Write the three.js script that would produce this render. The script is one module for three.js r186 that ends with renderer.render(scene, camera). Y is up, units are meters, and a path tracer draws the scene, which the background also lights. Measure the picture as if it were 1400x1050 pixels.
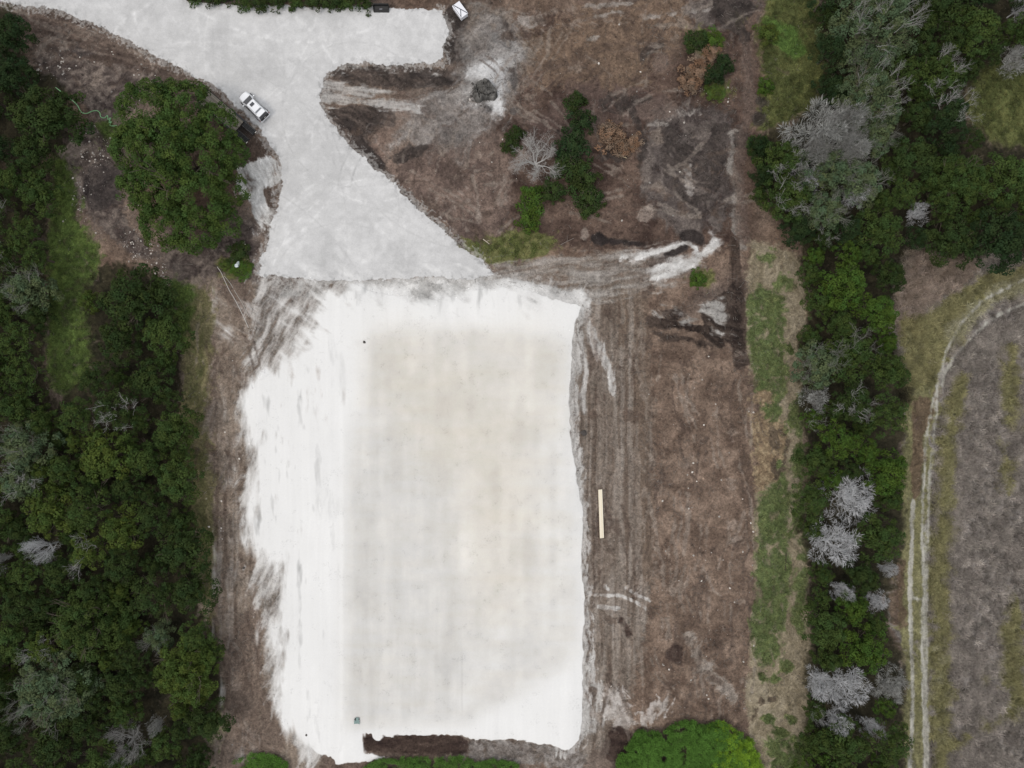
import * as THREE from 'three';
import { RoundedBoxGeometry } from 'three/addons/geometries/RoundedBoxGeometry.js';
import { mergeGeometries } from 'three/addons/utils/BufferGeometryUtils.js';

// ------------------------------------------------------------------ camera, sky, sun, exposure
const scene = new THREE.Scene();
const S = 0.108, HC = 101;                                   // metres of ground per photo pixel, flying height
const camera = new THREE.PerspectiveCamera(2 * Math.atan(525 * S / HC) * 180 / Math.PI, 4 / 3, 1, 6000);
camera.position.set(0, HC, 0); camera.up.set(0, 0, -1); camera.lookAt(0, 0, 0);
const renderer = new THREE.WebGLRenderer({ antialias: true });
renderer.toneMapping = THREE.LinearToneMapping; renderer.toneMappingExposure = 1.24;
renderer.shadowMap.enabled = true;
{ // overcast sky: pale cloud, brighter overhead, soft uneven cloud sheets
  const W = 512, H = 256, d = new Float32Array(W * H * 4);
  for (let j = 0; j < H; j++) for (let i = 0; i < W; i++) {
    const up = Math.sin(((j + .5) / H - .5) * Math.PI), a = i / W * Math.PI * 2, c = Math.cos(((j + .5) / H - .5) * Math.PI);
    const cl = 1 + .05 * Math.sin(3 * a + 4 * up) * c + .04 * Math.sin(7 * a - 6 * up) * c;
    const L = up > 0 ? (.36 + .64 * up) * cl : .12, o = (j * W + i) * 4;
    d[o] = L * .985; d[o + 1] = L * .998; d[o + 2] = L * 1.02; d[o + 3] = 1;
  }
  const t = new THREE.DataTexture(d, W, H, THREE.RGBAFormat, THREE.FloatType);
  t.mapping = THREE.EquirectangularReflectionMapping; t.magFilter = THREE.LinearFilter; t.needsUpdate = true;
  scene.background = t; scene.environment = t;
}
const sun = new THREE.DirectionalLight(0xfff4e6, 0.9);
sun.position.set(-55, 95, 28); sun.castShadow = true; sun.shadow.radius = 40; sun.shadow.mapSize.set(4096, 4096);
Object.assign(sun.shadow.camera, { left: -110, right: 110, top: 110, bottom: -110, near: 1, far: 320 });
scene.add(sun); scene.add(sun.target);
const K = 1.24;                                              // display value of a white, open, level surface under this light

// ------------------------------------------------------------------ small tools
function rng(seed) { let a = seed >>> 0; return () => { a = (a + 0x6d2b79f5) | 0; let t = Math.imul(a ^ (a >>> 15), 1 | a); t = (t + Math.imul(t ^ (t >>> 7), 61 | t)) ^ t; return ((t ^ (t >>> 14)) >>> 0) / 4294967296; }; }
const NT = (() => { const r = rng(77), a = new Float32Array(65536); for (let i = 0; i < 65536; i++) a[i] = r(); return a; })();
function vn(x, y) {
  const ix = Math.floor(x), iy = Math.floor(y); let u = x - ix, v = y - iy; u = u * u * (3 - 2 * u); v = v * v * (3 - 2 * v);
  const a = (ix & 255), b = ((ix + 1) & 255), c = (iy & 255) << 8, d = ((iy + 1) & 255) << 8;
  const p = NT[a | c], q = NT[b | c], r = NT[a | d], s = NT[b | d];
  return p + (q - p) * u + (r - p) * v + (p - q - r + s) * u * v;
}
function fbm(x, y, o) { let s = 0, a = .5, t = 0; for (let i = 0; i < o; i++) { s += a * vn(x, y); t += a; a *= .55; const nx = x * 1.62 - y * 1.18 + 17.3; y = x * 1.18 + y * 1.62 + 9.1; x = nx; } return s / t; }
const clamp = (x, a = 0, b = 1) => x < a ? a : x > b ? b : x, mix = (a, b, t) => a + (b - a) * t;
const sst = (a, b, x) => { const t = clamp((x - a) / (b - a)); return t * t * (3 - 2 * t); };
const lin = (v) => { v /= 255; return v <= .04045 ? v / 12.92 : ((v + .055) / 1.055) ** 2.4; };
const albedo = (r, g, b, k = K) => new THREE.Color().setRGB(lin(r) / k, lin(g) / k, lin(b) / k);
const X = (px) => (px - 700) * S, Z = (py) => (py - 525) * S;
const names = {};
function numbered(n) { const k = names[n] = (names[n] ?? -1) + 1; return k ? n + '_' + String(k).padStart(3, '0') : n; }
function tag(o, label, category, group, kind) { Object.assign(o.userData, { label, category }); if (group) o.userData.group = group; if (kind) o.userData.kind = kind; return o; }
function shade(o) { o.traverse((m) => { if (m.isMesh) { m.castShadow = true; m.receiveShadow = true; } }); return o; }
function mesh(name, geo, mat, parent) { const m = new THREE.Mesh(geo, mat); m.name = name; m.castShadow = m.receiveShadow = true; parent.add(m); return m; }
function thing(name, label, category, group) { const g = new THREE.Group(); g.name = numbered(name); scene.add(g); return tag(g, label, category, group); }
function std(c, rough = .9, extra = {}) { return new THREE.MeshPhysicalMaterial({ color: c, roughness: rough, metalness: 0, specularIntensity: rough > .72 ? .12 : 1, ...extra }); }   // earth, bark and leaves are matt
const leafMat = (r, g, b, k = 1.12) => std(albedo(r, g, b, k), .8, { vertexColors: true, side: THREE.DoubleSide });

// ------------------------------------------------------------------ plan of the site: regions in photo pixels on level ground
const OX = 160, OY = 120, PW = 1720, PH = 1290;
function plan(draw, blur = 3) {
  const cv = document.createElement('canvas'); cv.width = PW; cv.height = PH; const c = cv.getContext('2d');
  c.fillStyle = '#000'; c.fillRect(0, 0, PW, PH); c.translate(OX, OY); c.lineCap = 'round'; c.lineJoin = 'round';
  const col = (a) => 'rgba(255,255,255,' + a + ')';
  draw({
    poly(p, a = 1) { c.fillStyle = col(a); c.beginPath(); p.forEach(([x, y], i) => i ? c.lineTo(x, y) : c.moveTo(x, y)); c.closePath(); c.fill(); },
    cut(p) { c.fillStyle = '#000'; c.beginPath(); p.forEach(([x, y], i) => i ? c.lineTo(x, y) : c.moveTo(x, y)); c.closePath(); c.fill(); },
    line(p, w, a = 1) { c.strokeStyle = col(a); c.lineWidth = w; c.beginPath(); p.forEach(([x, y], i) => i ? c.lineTo(x, y) : c.moveTo(x, y)); c.stroke(); },
    blob(x, y, rx, ry = rx, rot = 0, a = 1) { c.fillStyle = col(a); c.beginPath(); c.ellipse(x, y, rx, ry, rot * Math.PI / 180, 0, 7); c.fill(); },
  });
  const d = c.getImageData(0, 0, PW, PH).data, m = new Float32Array(PW * PH), n = new Float32Array(PW * PH);
  let bx0 = PW, bx1 = -1, by0 = PH, by1 = -1;
  for (let y = 0; y < PH; y++) for (let x = 0, k = y * PW; x < PW; x++, k++) { const v = d[k * 4]; if (v) { m[k] = v / 255; if (x < bx0) bx0 = x; if (x > bx1) bx1 = x; if (y < by0) by0 = y; by1 = y; } }
  const r = Math.max(1, Math.round(blur)), p = 2 * r + 2;
  bx0 = Math.max(0, bx0 - p); bx1 = Math.min(PW - 1, bx1 + p); by0 = Math.max(0, by0 - p); by1 = Math.min(PH - 1, by1 + p);
  for (let pass = 0; pass < 2; pass++) {
    for (let y = by0; y <= by1; y++) { let s = 0; const o = y * PW; for (let x = bx0 - r; x <= bx1; x++) { if (x + r <= bx1) s += m[o + x + r]; if (x - r - 1 >= bx0) s -= m[o + x - r - 1]; if (x >= bx0) n[o + x] = s / (2 * r + 1); } }
    for (let x = bx0; x <= bx1; x++) { let s = 0; for (let y = by0 - r; y <= by1; y++) { if (y + r <= by1) s += n[(y + r) * PW + x]; if (y - r - 1 >= by0) s -= n[(y - r - 1) * PW + x]; if (y >= by0) m[y * PW + x] = s / (2 * r + 1); } }
  }
  m.box = [bx0, bx1, by0, by1];
  return m;
}
function at(m, px, py) {
  let x = px + OX - .5, y = py + OY - .5; x = clamp(x, 0, PW - 1.01); y = clamp(y, 0, PH - 1.01);
  const ix = x | 0, iy = y | 0, u = x - ix, v = y - iy, o = iy * PW + ix;
  return (m[o] * (1 - u) + m[o + 1] * u) * (1 - v) + (m[o + PW] * (1 - u) + m[o + PW + 1] * u) * v;
}
const ROAD = [[-160, -90], [20, -60], [-60, -20], [8, 2], [30, 9], [62, 11], [100, 20], [140, 38], [172, 53], [195, 68], [216, 79], [240, 90], [262, 103], [282, 112], [302, 123], [318, 140], [332, 153], [352, 172], [362, 190], [376, 206], [386, 226], [385, 252], [381, 276], [374, 302], [367, 332], [358, 355], [354, 373], [360, 378], [376, 375], [392, 381], [450, 383], [520, 382], [562, 381], [602, 379], [640, 383], [676, 379], [655, 352], [633, 338], [602, 312], [576, 288], [551, 263], [530, 243], [515, 232], [500, 215], [483, 204], [470, 190], [455, 172], [444, 157], [439, 145], [438, 128], [440, 112], [447, 99], [470, 88], [500, 86], [540, 90], [572, 88], [600, 87], [608, 79], [607, 60], [615, 45], [612, 30], [602, 13], [580, 12], [558, 13], [500, 11], [440, 10], [380, 9], [348, 8], [330, 6], [308, 7], [275, 3], [250, -3], [238, -120]];
const PAD = [[486, 392], [520, 402], [560, 404], [600, 412], [640, 398], [700, 392], [748, 405], [796, 420], [786, 442], [780, 500], [779, 560], [783, 620], [789, 660], [797, 705], [796, 770], [799, 815], [799, 880], [796, 930], [796, 970], [793, 1008], [778, 1026], [762, 1022], [752, 1016], [736, 1018], [718, 1012], [690, 1010], [650, 1010], [630, 1004], [560, 1003], [521, 1005], [519, 1012], [509, 1012], [508, 1004], [496, 1004], [494, 1028], [520, 1033], [548, 1032], [500, 1040], [462, 1042], [438, 1030], [412, 1012], [390, 988], [380, 950], [378, 905], [384, 860], [381, 800], [384, 775], [356, 752], [340, 735], [331, 706], [336, 664], [346, 630], [342, 592], [328, 560], [332, 538], [352, 518], [374, 504], [396, 484], [408, 456], [430, 430], [446, 404], [468, 391]];
const trackL = [[1243, 1180], [1243, 1050], [1246, 1000], [1247, 950], [1247, 880], [1246, 800], [1247, 730], [1249, 684]];
const trackM = [[1263, 1180], [1263, 1000], [1262, 900], [1263, 800], [1262, 740], [1262, 660], [1264, 612], [1272, 560], [1284, 510], [1296, 474], [1315, 440], [1345, 410], [1400, 382], [1480, 360]];
const trackR = [[1268, 1180], [1267, 1000], [1267, 900], [1268, 820], [1269, 740], [1271, 660], [1275, 600], [1282, 545], [1290, 512], [1305, 486], [1330, 458], [1362, 432], [1400, 415], [1480, 395]];
const WOOD0 = [[-60, 5], [22, 10], [28, 60], [30, 100], [70, 102], [98, 135], [100, 180], [75, 213], [30, 225], [-60, 222]];
const WOOD1 = [[-60, 230], [58, 235], [66, 300], [62, 380], [60, 450], [62, 520], [70, 560], [68, 600], [-60, 600]];
const WOOD2 = [[116, 385], [150, 362], [208, 368], [234, 402], [240, 450], [245, 500], [248, 560], [252, 620], [262, 680], [268, 740], [268, 800], [284, 850], [300, 890], [303, 950], [292, 1000], [282, 1060], [280, 1100], [-60, 1100], [-60, 600], [68, 600], [85, 545], [128, 505], [126, 450], [112, 410]];
const GROVE = [[1115, -40], [1450, -40], [1450, 85], [1385, 85], [1345, 92], [1322, 130], [1325, 172], [1355, 198], [1450, 205], [1450, 350], [1395, 352], [1335, 345], [1320, 356], [1290, 350], [1262, 333], [1226, 352], [1100, 330], [1062, 302], [1036, 242], [1030, 190], [1088, 168], [1122, 140], [1136, 100], [1128, 70]];
const BELT = [[1100, 330], [1226, 345], [1230, 380], [1213, 440], [1232, 500], [1240, 535], [1228, 600], [1234, 700], [1234, 760], [1218, 800], [1215, 860], [1234, 900], [1236, 960], [1234, 1100], [1106, 1100], [1106, 980], [1100, 920], [1115, 880], [1110, 800], [1097, 720], [1110, 640], [1096, 560], [1096, 480], [1110, 420], [1102, 380]];
const WEEDS = [[835, 1110], [845, 1040], [866, 1012], [872, 1001], [902, 1004], [924, 990], [945, 985], [963, 992], [985, 983], [1005, 997], [1028, 1012], [1042, 1040], [1048, 1110]];
const WEEDS2 = [[318, 1110], [322, 1038], [345, 1030], [372, 1030], [392, 1042], [400, 1110]], WEEDS3 = [[488, 1110], [498, 1046], [520, 1038], [560, 1036], [600, 1036], [636, 1034], [652, 1042], [676, 1037], [708, 1044], [716, 1110]];
const M = {
  road: plan((d) => d.poly(ROAD), 1), pad: plan((d) => d.poly(PAD), 1.5), roadSoft: plan((d) => d.poly(ROAD), 7), padSoft: plan((d) => d.poly(PAD), 10),
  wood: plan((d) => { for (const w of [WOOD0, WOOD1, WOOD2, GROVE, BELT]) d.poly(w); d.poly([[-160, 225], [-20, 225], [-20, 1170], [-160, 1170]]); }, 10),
  track: plan((d) => { d.line(trackL, 5); d.line(trackM, 4); d.line(trackR, 4); }, 1),
};
// each layer of earth, dust, grass: where it lies, how ragged its edge is, two colours as the photo shows them and the grain that mixes them
const layers = [];
function lay(draw, o) { const m = plan(draw, o.blur ?? 8); const [x0, x1, y0, y1] = m.box; for (let y = y0; y <= y1; y++) for (let x = x0; x <= x1; x++) { const k = y * PW + x; if (m[k] > 0) m[k] = Math.min(1, m[k] * (o.gain ?? 1.25)); }
  layers.push({ m, x0: x0 - OX - 20, x1: x1 - OX + 20, y0: y0 - OY - 20, y1: y1 - OY + 20, wp: .5, soft: .3, amp: .7, nf: [.05, .05], ang: 0, edge: null, op: 1, oct: 4, con: 2.2, seed: layers.length * 31.7, ...o }); }
// brown cleared earth, region by region
lay((d) => d.poly([[880, 395], [1010, 480], [1045, 560], [1040, 800], [1020, 985], [820, 1000], [870, 820], [885, 560]]), { blur: 14, a: [92, 78, 70], b: [134, 117, 106], nf: [.06, .06], con: 2 });
lay((d) => d.poly([[780, 370], [870, 390], [892, 560], [890, 800], [850, 1000], [790, 1040], [600, 1050], [600, 1000], [780, 1000]]), { blur: 10, a: [98, 87, 80], b: [140, 131, 124], nf: [.13, .012], con: 2.0, wp: .12 });
lay((d) => { d.poly([[885, 400], [870, 400], [866, 560], [872, 700], [880, 800], [890, 800], [888, 560]]); d.line([[852, 400], [850, 470]], 10); d.line([[820, 600], [822, 690]], 5, .7); }, { blur: 4, a: [92, 79, 70], b: [116, 102, 92], nf: [.2, .02], op: .75, amp: 1.1, wp: .1 });
lay((d) => d.poly([[660, 30], [1020, 0], [1045, 120], [1010, 340], [800, 340], [680, 330], [640, 300], [560, 250], [650, 170]]), { blur: 16, a: [66, 54, 50], b: [106, 90, 82], nf: [.035, .05], con: 2.6 });
lay((d) => { d.blob(780, 70, 75, 40); d.blob(870, 40, 90, 40); d.blob(850, 105, 40, 28); }, { blur: 18, a: [96, 82, 72], b: [124, 106, 92], nf: [.11, .11], op: .8, amp: 1 });
lay((d) => { d.blob(840, 140, 70, 22); d.blob(770, 165, 40, 20); d.blob(755, 190, 40, 25); }, { blur: 14, a: [74, 62, 60], b: [98, 84, 80], nf: [.05, .06], op: .8, amp: 1 });
lay((d) => { d.poly([[890, 150], [1000, 140], [1005, 300], [930, 320], [880, 260]]); d.blob(990, 15, 50, 22); }, { blur: 14, a: [70, 64, 63], b: [108, 101, 98], nf: [.06, .05], op: .85, amp: 1, con: 3 });
lay((d) => { d.line([[1004, 180], [1000, 220], [1008, 250], [1003, 320]], 9); d.line([[1010, 300], [1012, 350]], 6); }, { blur: 4, a: [118, 113, 110], b: [146, 141, 136], nf: [.1, .1], op: .8, amp: 1.2 });
lay((d) => { d.poly([[440, 150], [640, 140], [700, 200], [690, 330], [650, 348], [560, 270]]); }, { blur: 12, a: [88, 76, 72], b: [124, 108, 101], nf: [.05, .05], con: 2.4 });
lay((d) => { d.blob(545, 180, 38, 22, -20); d.blob(520, 200, 25, 16); }, { blur: 12, a: [120, 103, 95], b: [140, 122, 112], op: .7, amp: 1 });
lay((d) => { d.poly([[440, 148], [520, 140], [540, 165], [500, 190], [520, 225], [580, 290], [650, 345], [630, 340], [560, 280], [480, 205]]); d.poly([[446, 98], [470, 88], [560, 92], [605, 92], [640, 110], [560, 122], [470, 112]]); d.blob(620, 35, 16, 30); d.blob(628, 70, 22, 14, 0, .8); }, { blur: 5, a: [52, 47, 45], b: [88, 79, 75], nf: [.05, .2], ang: 32, op: .9, amp: .9 });
lay((d) => d.poly([[20, 12], [110, 24], [200, 72], [280, 112], [330, 160], [260, 140], [200, 112], [110, 80], [40, 62]]), { blur: 6, a: [74, 64, 60], b: [112, 99, 92], nf: [.015, .16], ang: 16, con: 2.4, wp: .15 });
lay((d) => { d.poly([[40, 70], [190, 100], [250, 110], [180, 150], [150, 165], [60, 110]]); d.poly([[80, 165], [160, 180], [170, 300], [220, 350], [250, 370], [180, 345], [110, 280], [70, 200]]); d.poly([[225, 345], [350, 300], [352, 400], [260, 400]]); }, { blur: 9, a: [70, 62, 60], b: [118, 108, 103], nf: [.14, .14], con: 2.4, oct: 3 });
lay((d) => { d.line([[60, 30], [150, 52], [260, 105]], 5, .8); d.line([[60, 22], [110, 26]], 4, .7); }, { blur: 3, a: [120, 110, 105], b: [140, 130, 124], nf: [.02, .2], ang: 16, op: .6, amp: 1.2 });
lay((d) => { d.poly([[60, 62], [110, 66], [130, 76], [90, 74]]); d.blob(140, 255, 26, 30); d.blob(125, 172, 7, 9); d.line([[262, 120], [285, 132]], 6, .8); }, { blur: 5, a: [48, 44, 44], b: [80, 73, 71], nf: [.15, .15], op: .8, amp: 1 });
lay((d) => { d.blob(98, 208, 20, 11, -20); d.blob(106, 255, 8, 14); d.blob(882, 290, 12, 9, -40); d.blob(800, 322, 6, 9, 20); }, { blur: 3, a: [128, 117, 112], b: [150, 138, 130], op: .85, amp: .6 });
// earth verge beside the wood
lay((d) => d.poly([[250, 380], [350, 390], [350, 470], [330, 540], [340, 640], [330, 720], [380, 800], [380, 960], [440, 1040], [420, 1120], [280, 1120], [305, 950], [300, 880], [275, 800], [265, 660], [250, 560]]), { blur: 9, a: [112, 100, 92], b: [142, 130, 120], nf: [.14, .03], con: 1.6, wp: .2 });
lay((d) => { d.poly([[300, 880], [340, 830], [372, 960], [400, 1010], [350, 1060], [310, 1060]]); d.poly([[290, 385], [345, 380], [350, 440], [320, 430]]); d.line([[345, 690], [350, 830], [352, 960]], 14, .8); }, { blur: 8, a: [92, 80, 74], b: [122, 108, 100], nf: [.12, .03], op: .75, amp: .9 });
lay((d) => d.poly([[255, 400], [285, 400], [290, 470], [278, 560], [290, 650], [290, 760], [296, 860], [285, 860], [262, 660], [250, 560]]), { blur: 9, a: [78, 82, 50], b: [120, 114, 86], nf: [.16, .06], op: .85, amp: 1.1, gain: 1.4 });
// grass
lay((d) => { d.poly([[72, 215], [100, 225], [104, 300], [140, 345], [120, 400], [128, 450], [130, 505], [90, 545], [66, 530], [66, 400], [70, 300]]); d.poly([[236, 378], [262, 395], [258, 470], [240, 470]]); d.blob(150, 178, 14, 14); d.blob(265, 800, 7, 24); d.blob(289, 985, 8, 35); }, { blur: 8, a: [64, 78, 42], b: [96, 114, 62], nf: [.12, .12], amp: 1.1, soft: .45 });
lay((d) => { d.poly([[1060, -60], [1110, -60], [1120, 40], [1135, 100], [1120, 140], [1085, 165], [1030, 180], [1045, 110], [1040, 45]]); d.poly([[1330, 95], [1400, 85], [1460, 90], [1460, 205], [1355, 198], [1325, 160]]); d.blob(1285, 100, 18, 12); }, { blur: 9, a: [64, 70, 42], b: [98, 102, 64], nf: [.1, .07], amp: .7 });
lay((d) => { d.poly([[1052, 26], [1085, 35], [1105, 72], [1090, 78], [1060, 60]]); }, { blur: 5, a: [74, 96, 50], b: [94, 118, 62], nf: [.15, .15], amp: .8 });
lay((d) => d.poly([[1022, 330], [1095, 345], [1102, 420], [1098, 560], [1100, 720], [1112, 880], [1106, 1110], [1046, 1110], [1020, 960], [1035, 800], [1030, 700], [1052, 600], [1045, 540], [1020, 500]]), { blur: 7, a: [122, 113, 96], b: [150, 140, 122], nf: [.09, .06], amp: .6 });
lay((d) => { d.poly([[1026, 395], [1062, 395], [1072, 450], [1066, 560], [1072, 640], [1078, 760], [1076, 850], [1062, 900], [1030, 905], [1024, 860], [1042, 740], [1038, 690], [1066, 650], [1046, 560], [1026, 500]]); d.poly([[1050, 1010], [1106, 1000], [1108, 1110], [1050, 1110]], .8); d.line([[1093, 560], [1094, 700], [1100, 860]], 9, .7); d.blob(1048, 352, 8, 6); d.blob(1075, 385, 8, 7); }, { blur: 5, a: [68, 84, 48], b: [98, 110, 70], nf: [.13, .1], amp: 2.1, soft: .5, oct: 4, op: .9, gain: 1.4 });
lay((d) => { d.blob(1045, 545, 14, 10); d.poly([[1030, 560], [1072, 590], [1060, 650], [1035, 680]]); d.blob(1062, 600, 12, 25); }, { blur: 6, a: [112, 96, 80], b: [152, 136, 112], nf: [.22, .22], amp: 1.1 });
lay((d) => { d.blob(715, 335, 45, 16); d.blob(1010, 30, 10, 6, 0, .6); d.poly([[625, 335], [700, 315], [760, 330], [740, 352], [660, 356]]); d.blob(322, 365, 22, 16); d.blob(985, 122, 18, 10); d.blob(962, 60, 26, 16); d.blob(960, 380, 16, 9); }, { blur: 7, a: [74, 82, 46], b: [108, 108, 72], nf: [.13, .13], amp: 1.1 });
lay((d) => { for (const [x, y, a, b] of [[1060, 930, 8, 5], [1075, 915, 5, 8], [1052, 985, 9, 6], [1080, 985, 6, 5], [1040, 925, 5, 7], [1066, 1000, 12, 6], [1090, 560, 4, 30], [1094, 700, 4, 40], [1062, 415, 12, 10], [1078, 480, 5, 10]]) d.blob(x, y, a, b, 20); }, { blur: 3, a: [70, 84, 50], b: [98, 106, 70], nf: [.15, .15], amp: 1.6, gain: 1.5 });
lay((d) => { d.blob(1052, 957, 6, 3); d.blob(1040, 958, 4, 3); d.blob(1060, 600, 4, 16); d.line([[1068, 585], [1078, 605], [1072, 640], [1058, 655]], 2.5); d.line([[1058, 630], [1062, 650]], 6); d.line([[1040, 960], [1025, 985]], 3, .7); }, { blur: 2, a: [62, 54, 48], b: [92, 82, 72], nf: [.2, .2], op: .8, amp: 1.4, gain: 1.6 });
// dry field and farm track
lay((d) => d.poly([[1228, 345], [1290, 345], [1400, 348], [1560, 330], [1560, 1170], [1234, 1170], [1238, 900], [1215, 830], [1236, 700], [1232, 560], [1212, 440]]), { blur: 5, a: [102, 97, 94], b: [142, 136, 132], nf: [.12, .09], con: 1.8, amp: .4 });
lay((d) => { d.poly([[1240, 345], [1330, 348], [1330, 380], [1260, 420], [1240, 480], [1218, 430]]); }, { blur: 10, a: [108, 97, 90], b: [134, 123, 117], nf: [.09, .09], amp: .9 });
lay((d) => { d.line([[1285, 1170], [1282, 900], [1288, 720], [1295, 600], [1312, 520]], 22, .8); d.line([[1239, 1170], [1240, 900], [1236, 760], [1240, 560]], 12, .9); d.line([[1250, 1170], [1255, 800], [1256, 640], [1270, 560], [1262, 480], [1290, 430], [1350, 385]], 22); d.poly([[1230, 440], [1270, 430], [1300, 400], [1360, 370], [1420, 365], [1420, 395], [1340, 420], [1290, 490], [1260, 560], [1240, 560]]); d.blob(1385, 900, 16, 90, 0, .8); d.blob(1382, 530, 14, 60, 0, .7); d.blob(1375, 640, 9, 40, 0, .6); d.line([[1280, 1030], [1330, 1000], [1400, 960]], 10, .6); d.line([[1335, 935], [1360, 915]], 10, .5); }, { blur: 6, a: [98, 98, 66], b: [124, 122, 86], nf: [.12, .08], op: .8, amp: 1.1 });
lay((d) => { d.line([[1300, 460], [1330, 425], [1370, 400], [1440, 375]], 22); d.line([[1292, 620], [1293, 690]], 5, .7); d.line([[1283, 880], [1283, 1100]], 4, .6); }, { blur: 6, a: [140, 138, 122], b: [168, 166, 152], nf: [.03, .14], ang: -40, op: .5, amp: .9 });
lay((d) => { d.poly([[1246, 545], [1270, 540], [1262, 600], [1254, 680], [1246, 690]]); d.poly([[1222, 765], [1240, 765], [1240, 860], [1220, 850]], .8); d.line([[1282, 530], [1270, 580]], 6); }, { blur: 4, a: [78, 64, 56], b: [110, 94, 82], nf: [.15, .06], op: .8, amp: .8 });
lay((d) => { d.line(trackL, 4); d.line(trackM.slice(0, 7), 3); d.line(trackR.slice(0, 6), 2.8); d.line(trackM.slice(6), 3.4, .75); d.line(trackR.slice(5), 3.6, .7); d.line([[1249, 819], [1262, 819]], 3, .8); }, { blur: 1.5, a: [136, 134, 126], b: [186, 184, 176], nf: [.2, .03], amp: .6, con: 2.2, op: .95, still: 1, gain: 1.5 });
lay((d) => { d.line([[812, 813], [850, 814], [868, 822], [884, 833]], 3); d.line([[855, 803], [868, 812], [889, 822]], 3); d.line([[818, 829], [846, 831]], 4); d.line([[826, 800], [832, 806]], 3); d.line([[832, 508], [838, 540]], 3); d.line([[822, 478], [834, 500], [838, 520]], 4); }, { blur: 1, a: [172, 169, 166], b: [214, 212, 210], nf: [.2, .2], op: .85, amp: .8, gain: 1.6, wp: .1 });
{ const r = rng(91), tracks = (d) => { for (let i = 0; i < 15; i++) { let x = 802 + r() * 84, p = []; const y0 = 400 + r() * 250, y1 = y0 + 120 + r() * 330; for (let y = y0; y < Math.min(y1, 1000); y += 14) { x += (r() - .5) * 1.6; p.push([x, y]); } d.line(p, 1.2 + 2.2 * r(), .6 + .4 * r()); } for (let i = 0; i < 10; i++) { let x = 290 + r() * 70, p = []; const y0 = 480 + r() * 300; for (let y = y0; y < y0 + 180; y += 14) { x += (r() - .4) * 2; p.push([x, y]); } d.line(p, 1.2 + 2 * r(), .6); } };
  lay(tracks, { blur: 1, a: [74, 62, 55], b: [98, 85, 77], nf: [.2, .02], op: .45, amp: 1.1, gain: 1.8, wp: .1 }); lay(tracks, { blur: 1, a: [146, 138, 132], b: [170, 163, 157], nf: [.2, .02], op: .32, amp: 1.1, gain: 1.8, wp: .1 }); }
lay((d) => { d.line([[1004, 330], [1006, 380], [1010, 440], [1011, 500]], 12); d.line([[1016, 380], [1018, 470]], 4, .8); }, { blur: 2, a: [50, 42, 39], b: [88, 76, 70], nf: [.22, .02], op: .85, amp: 1.0, gain: 1.4, wp: .1 });
// litter under the trees
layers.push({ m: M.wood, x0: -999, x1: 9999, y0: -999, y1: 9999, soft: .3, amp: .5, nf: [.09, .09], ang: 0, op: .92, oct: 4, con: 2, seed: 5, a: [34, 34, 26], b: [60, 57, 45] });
// ash and stone dust over the earth
lay((d) => { d.poly([[640, 0], [700, 20], [730, 80], [700, 120], [690, 160], [600, 190], [520, 200], [560, 150], [640, 110], [625, 60]]); d.blob(600, 190, 50, 18); }, { blur: 16, a: [104, 101, 99], b: [152, 149, 147], nf: [.04, .09], ang: -30, op: .72, amp: .9, soft: .5, gain: 1.2, wp: 1 });
lay((d) => { d.blob(668, 112, 34, 34); d.blob(690, 70, 22, 30); }, { blur: 12, a: [120, 118, 117], b: [176, 174, 173], nf: [.03, .08], ang: -40, op: .65, amp: .7, soft: .5, gain: 1.2, wp: 1, oct: 3 });
lay((d) => { d.poly([[660, 85], [688, 88], [690, 110], [686, 150], [676, 158], [672, 140]]); d.blob(676, 95, 14, 10); d.line([[640, 145], [660, 148], [672, 142]], 4, .6); d.blob(650, 100, 16, 10, 0, .6); }, { blur: 5, a: [182, 182, 183], b: [218, 218, 219], nf: [.07, .07], op: .95, amp: .9, soft: .5, gain: 1.3, oct: 5 });
lay((d) => { d.blob(706, 150, 10, 7); d.blob(703, 112, 6, 9); d.blob(668, 148, 9, 5); }, { blur: 4, a: [62, 60, 60], b: [86, 82, 80], op: .7, amp: .9 });
lay((d) => { for (const [x0, y0, x1, y1, w] of [[442, 112, 500, 118, 5], [445, 122, 540, 126, 7], [440, 135, 560, 140, 9], [450, 130, 545, 144, 7], [448, 103, 470, 94, 4], [555, 140, 575, 150, 4], [563, 143, 572, 152, 5]]) d.line([[x0, y0], [x1, y1]], w); d.line([[470, 92], [540, 94], [600, 96]], 4, .5); }, { blur: 4, a: [150, 149, 147], b: [206, 205, 203], nf: [.03, .17], ang: 4, op: .7, amp: 1.9, soft: .45, gain: 1.15, wp: .15, oct: 5 });
lay((d) => { d.line([[660, 375], [760, 358], [860, 346], [920, 345]], 12, .7); d.line([[670, 390], [760, 370], [870, 362]], 14, .8); d.line([[780, 400], [830, 380], [890, 380]], 16, .6); d.poly([[675, 360], [800, 350], [930, 340], [960, 370], [880, 400], [790, 420], [700, 400]], .55); }, { blur: 6, a: [128, 122, 117], b: [172, 168, 164], nf: [.02, .16], ang: -6, op: .75, amp: 1.5, soft: .45, wp: .2, oct: 5 });
lay((d) => { d.line([[850, 350], [900, 344], [940, 332], [948, 336], [951, 350], [944, 362]], 5); d.poly([[930, 362], [948, 352], [962, 345], [972, 330], [966, 312], [978, 322], [985, 335], [965, 352], [945, 368], [925, 372]]); d.poly([[888, 372], [930, 352], [942, 366], [920, 382], [896, 386]]); d.line([[890, 350], [870, 354]], 4, .6); }, { blur: 3, a: [178, 176, 174], b: [222, 221, 220], nf: [.06, .12], ang: -20, op: .95, amp: 1.1, soft: .5, wp: .3, oct: 5 });
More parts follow.
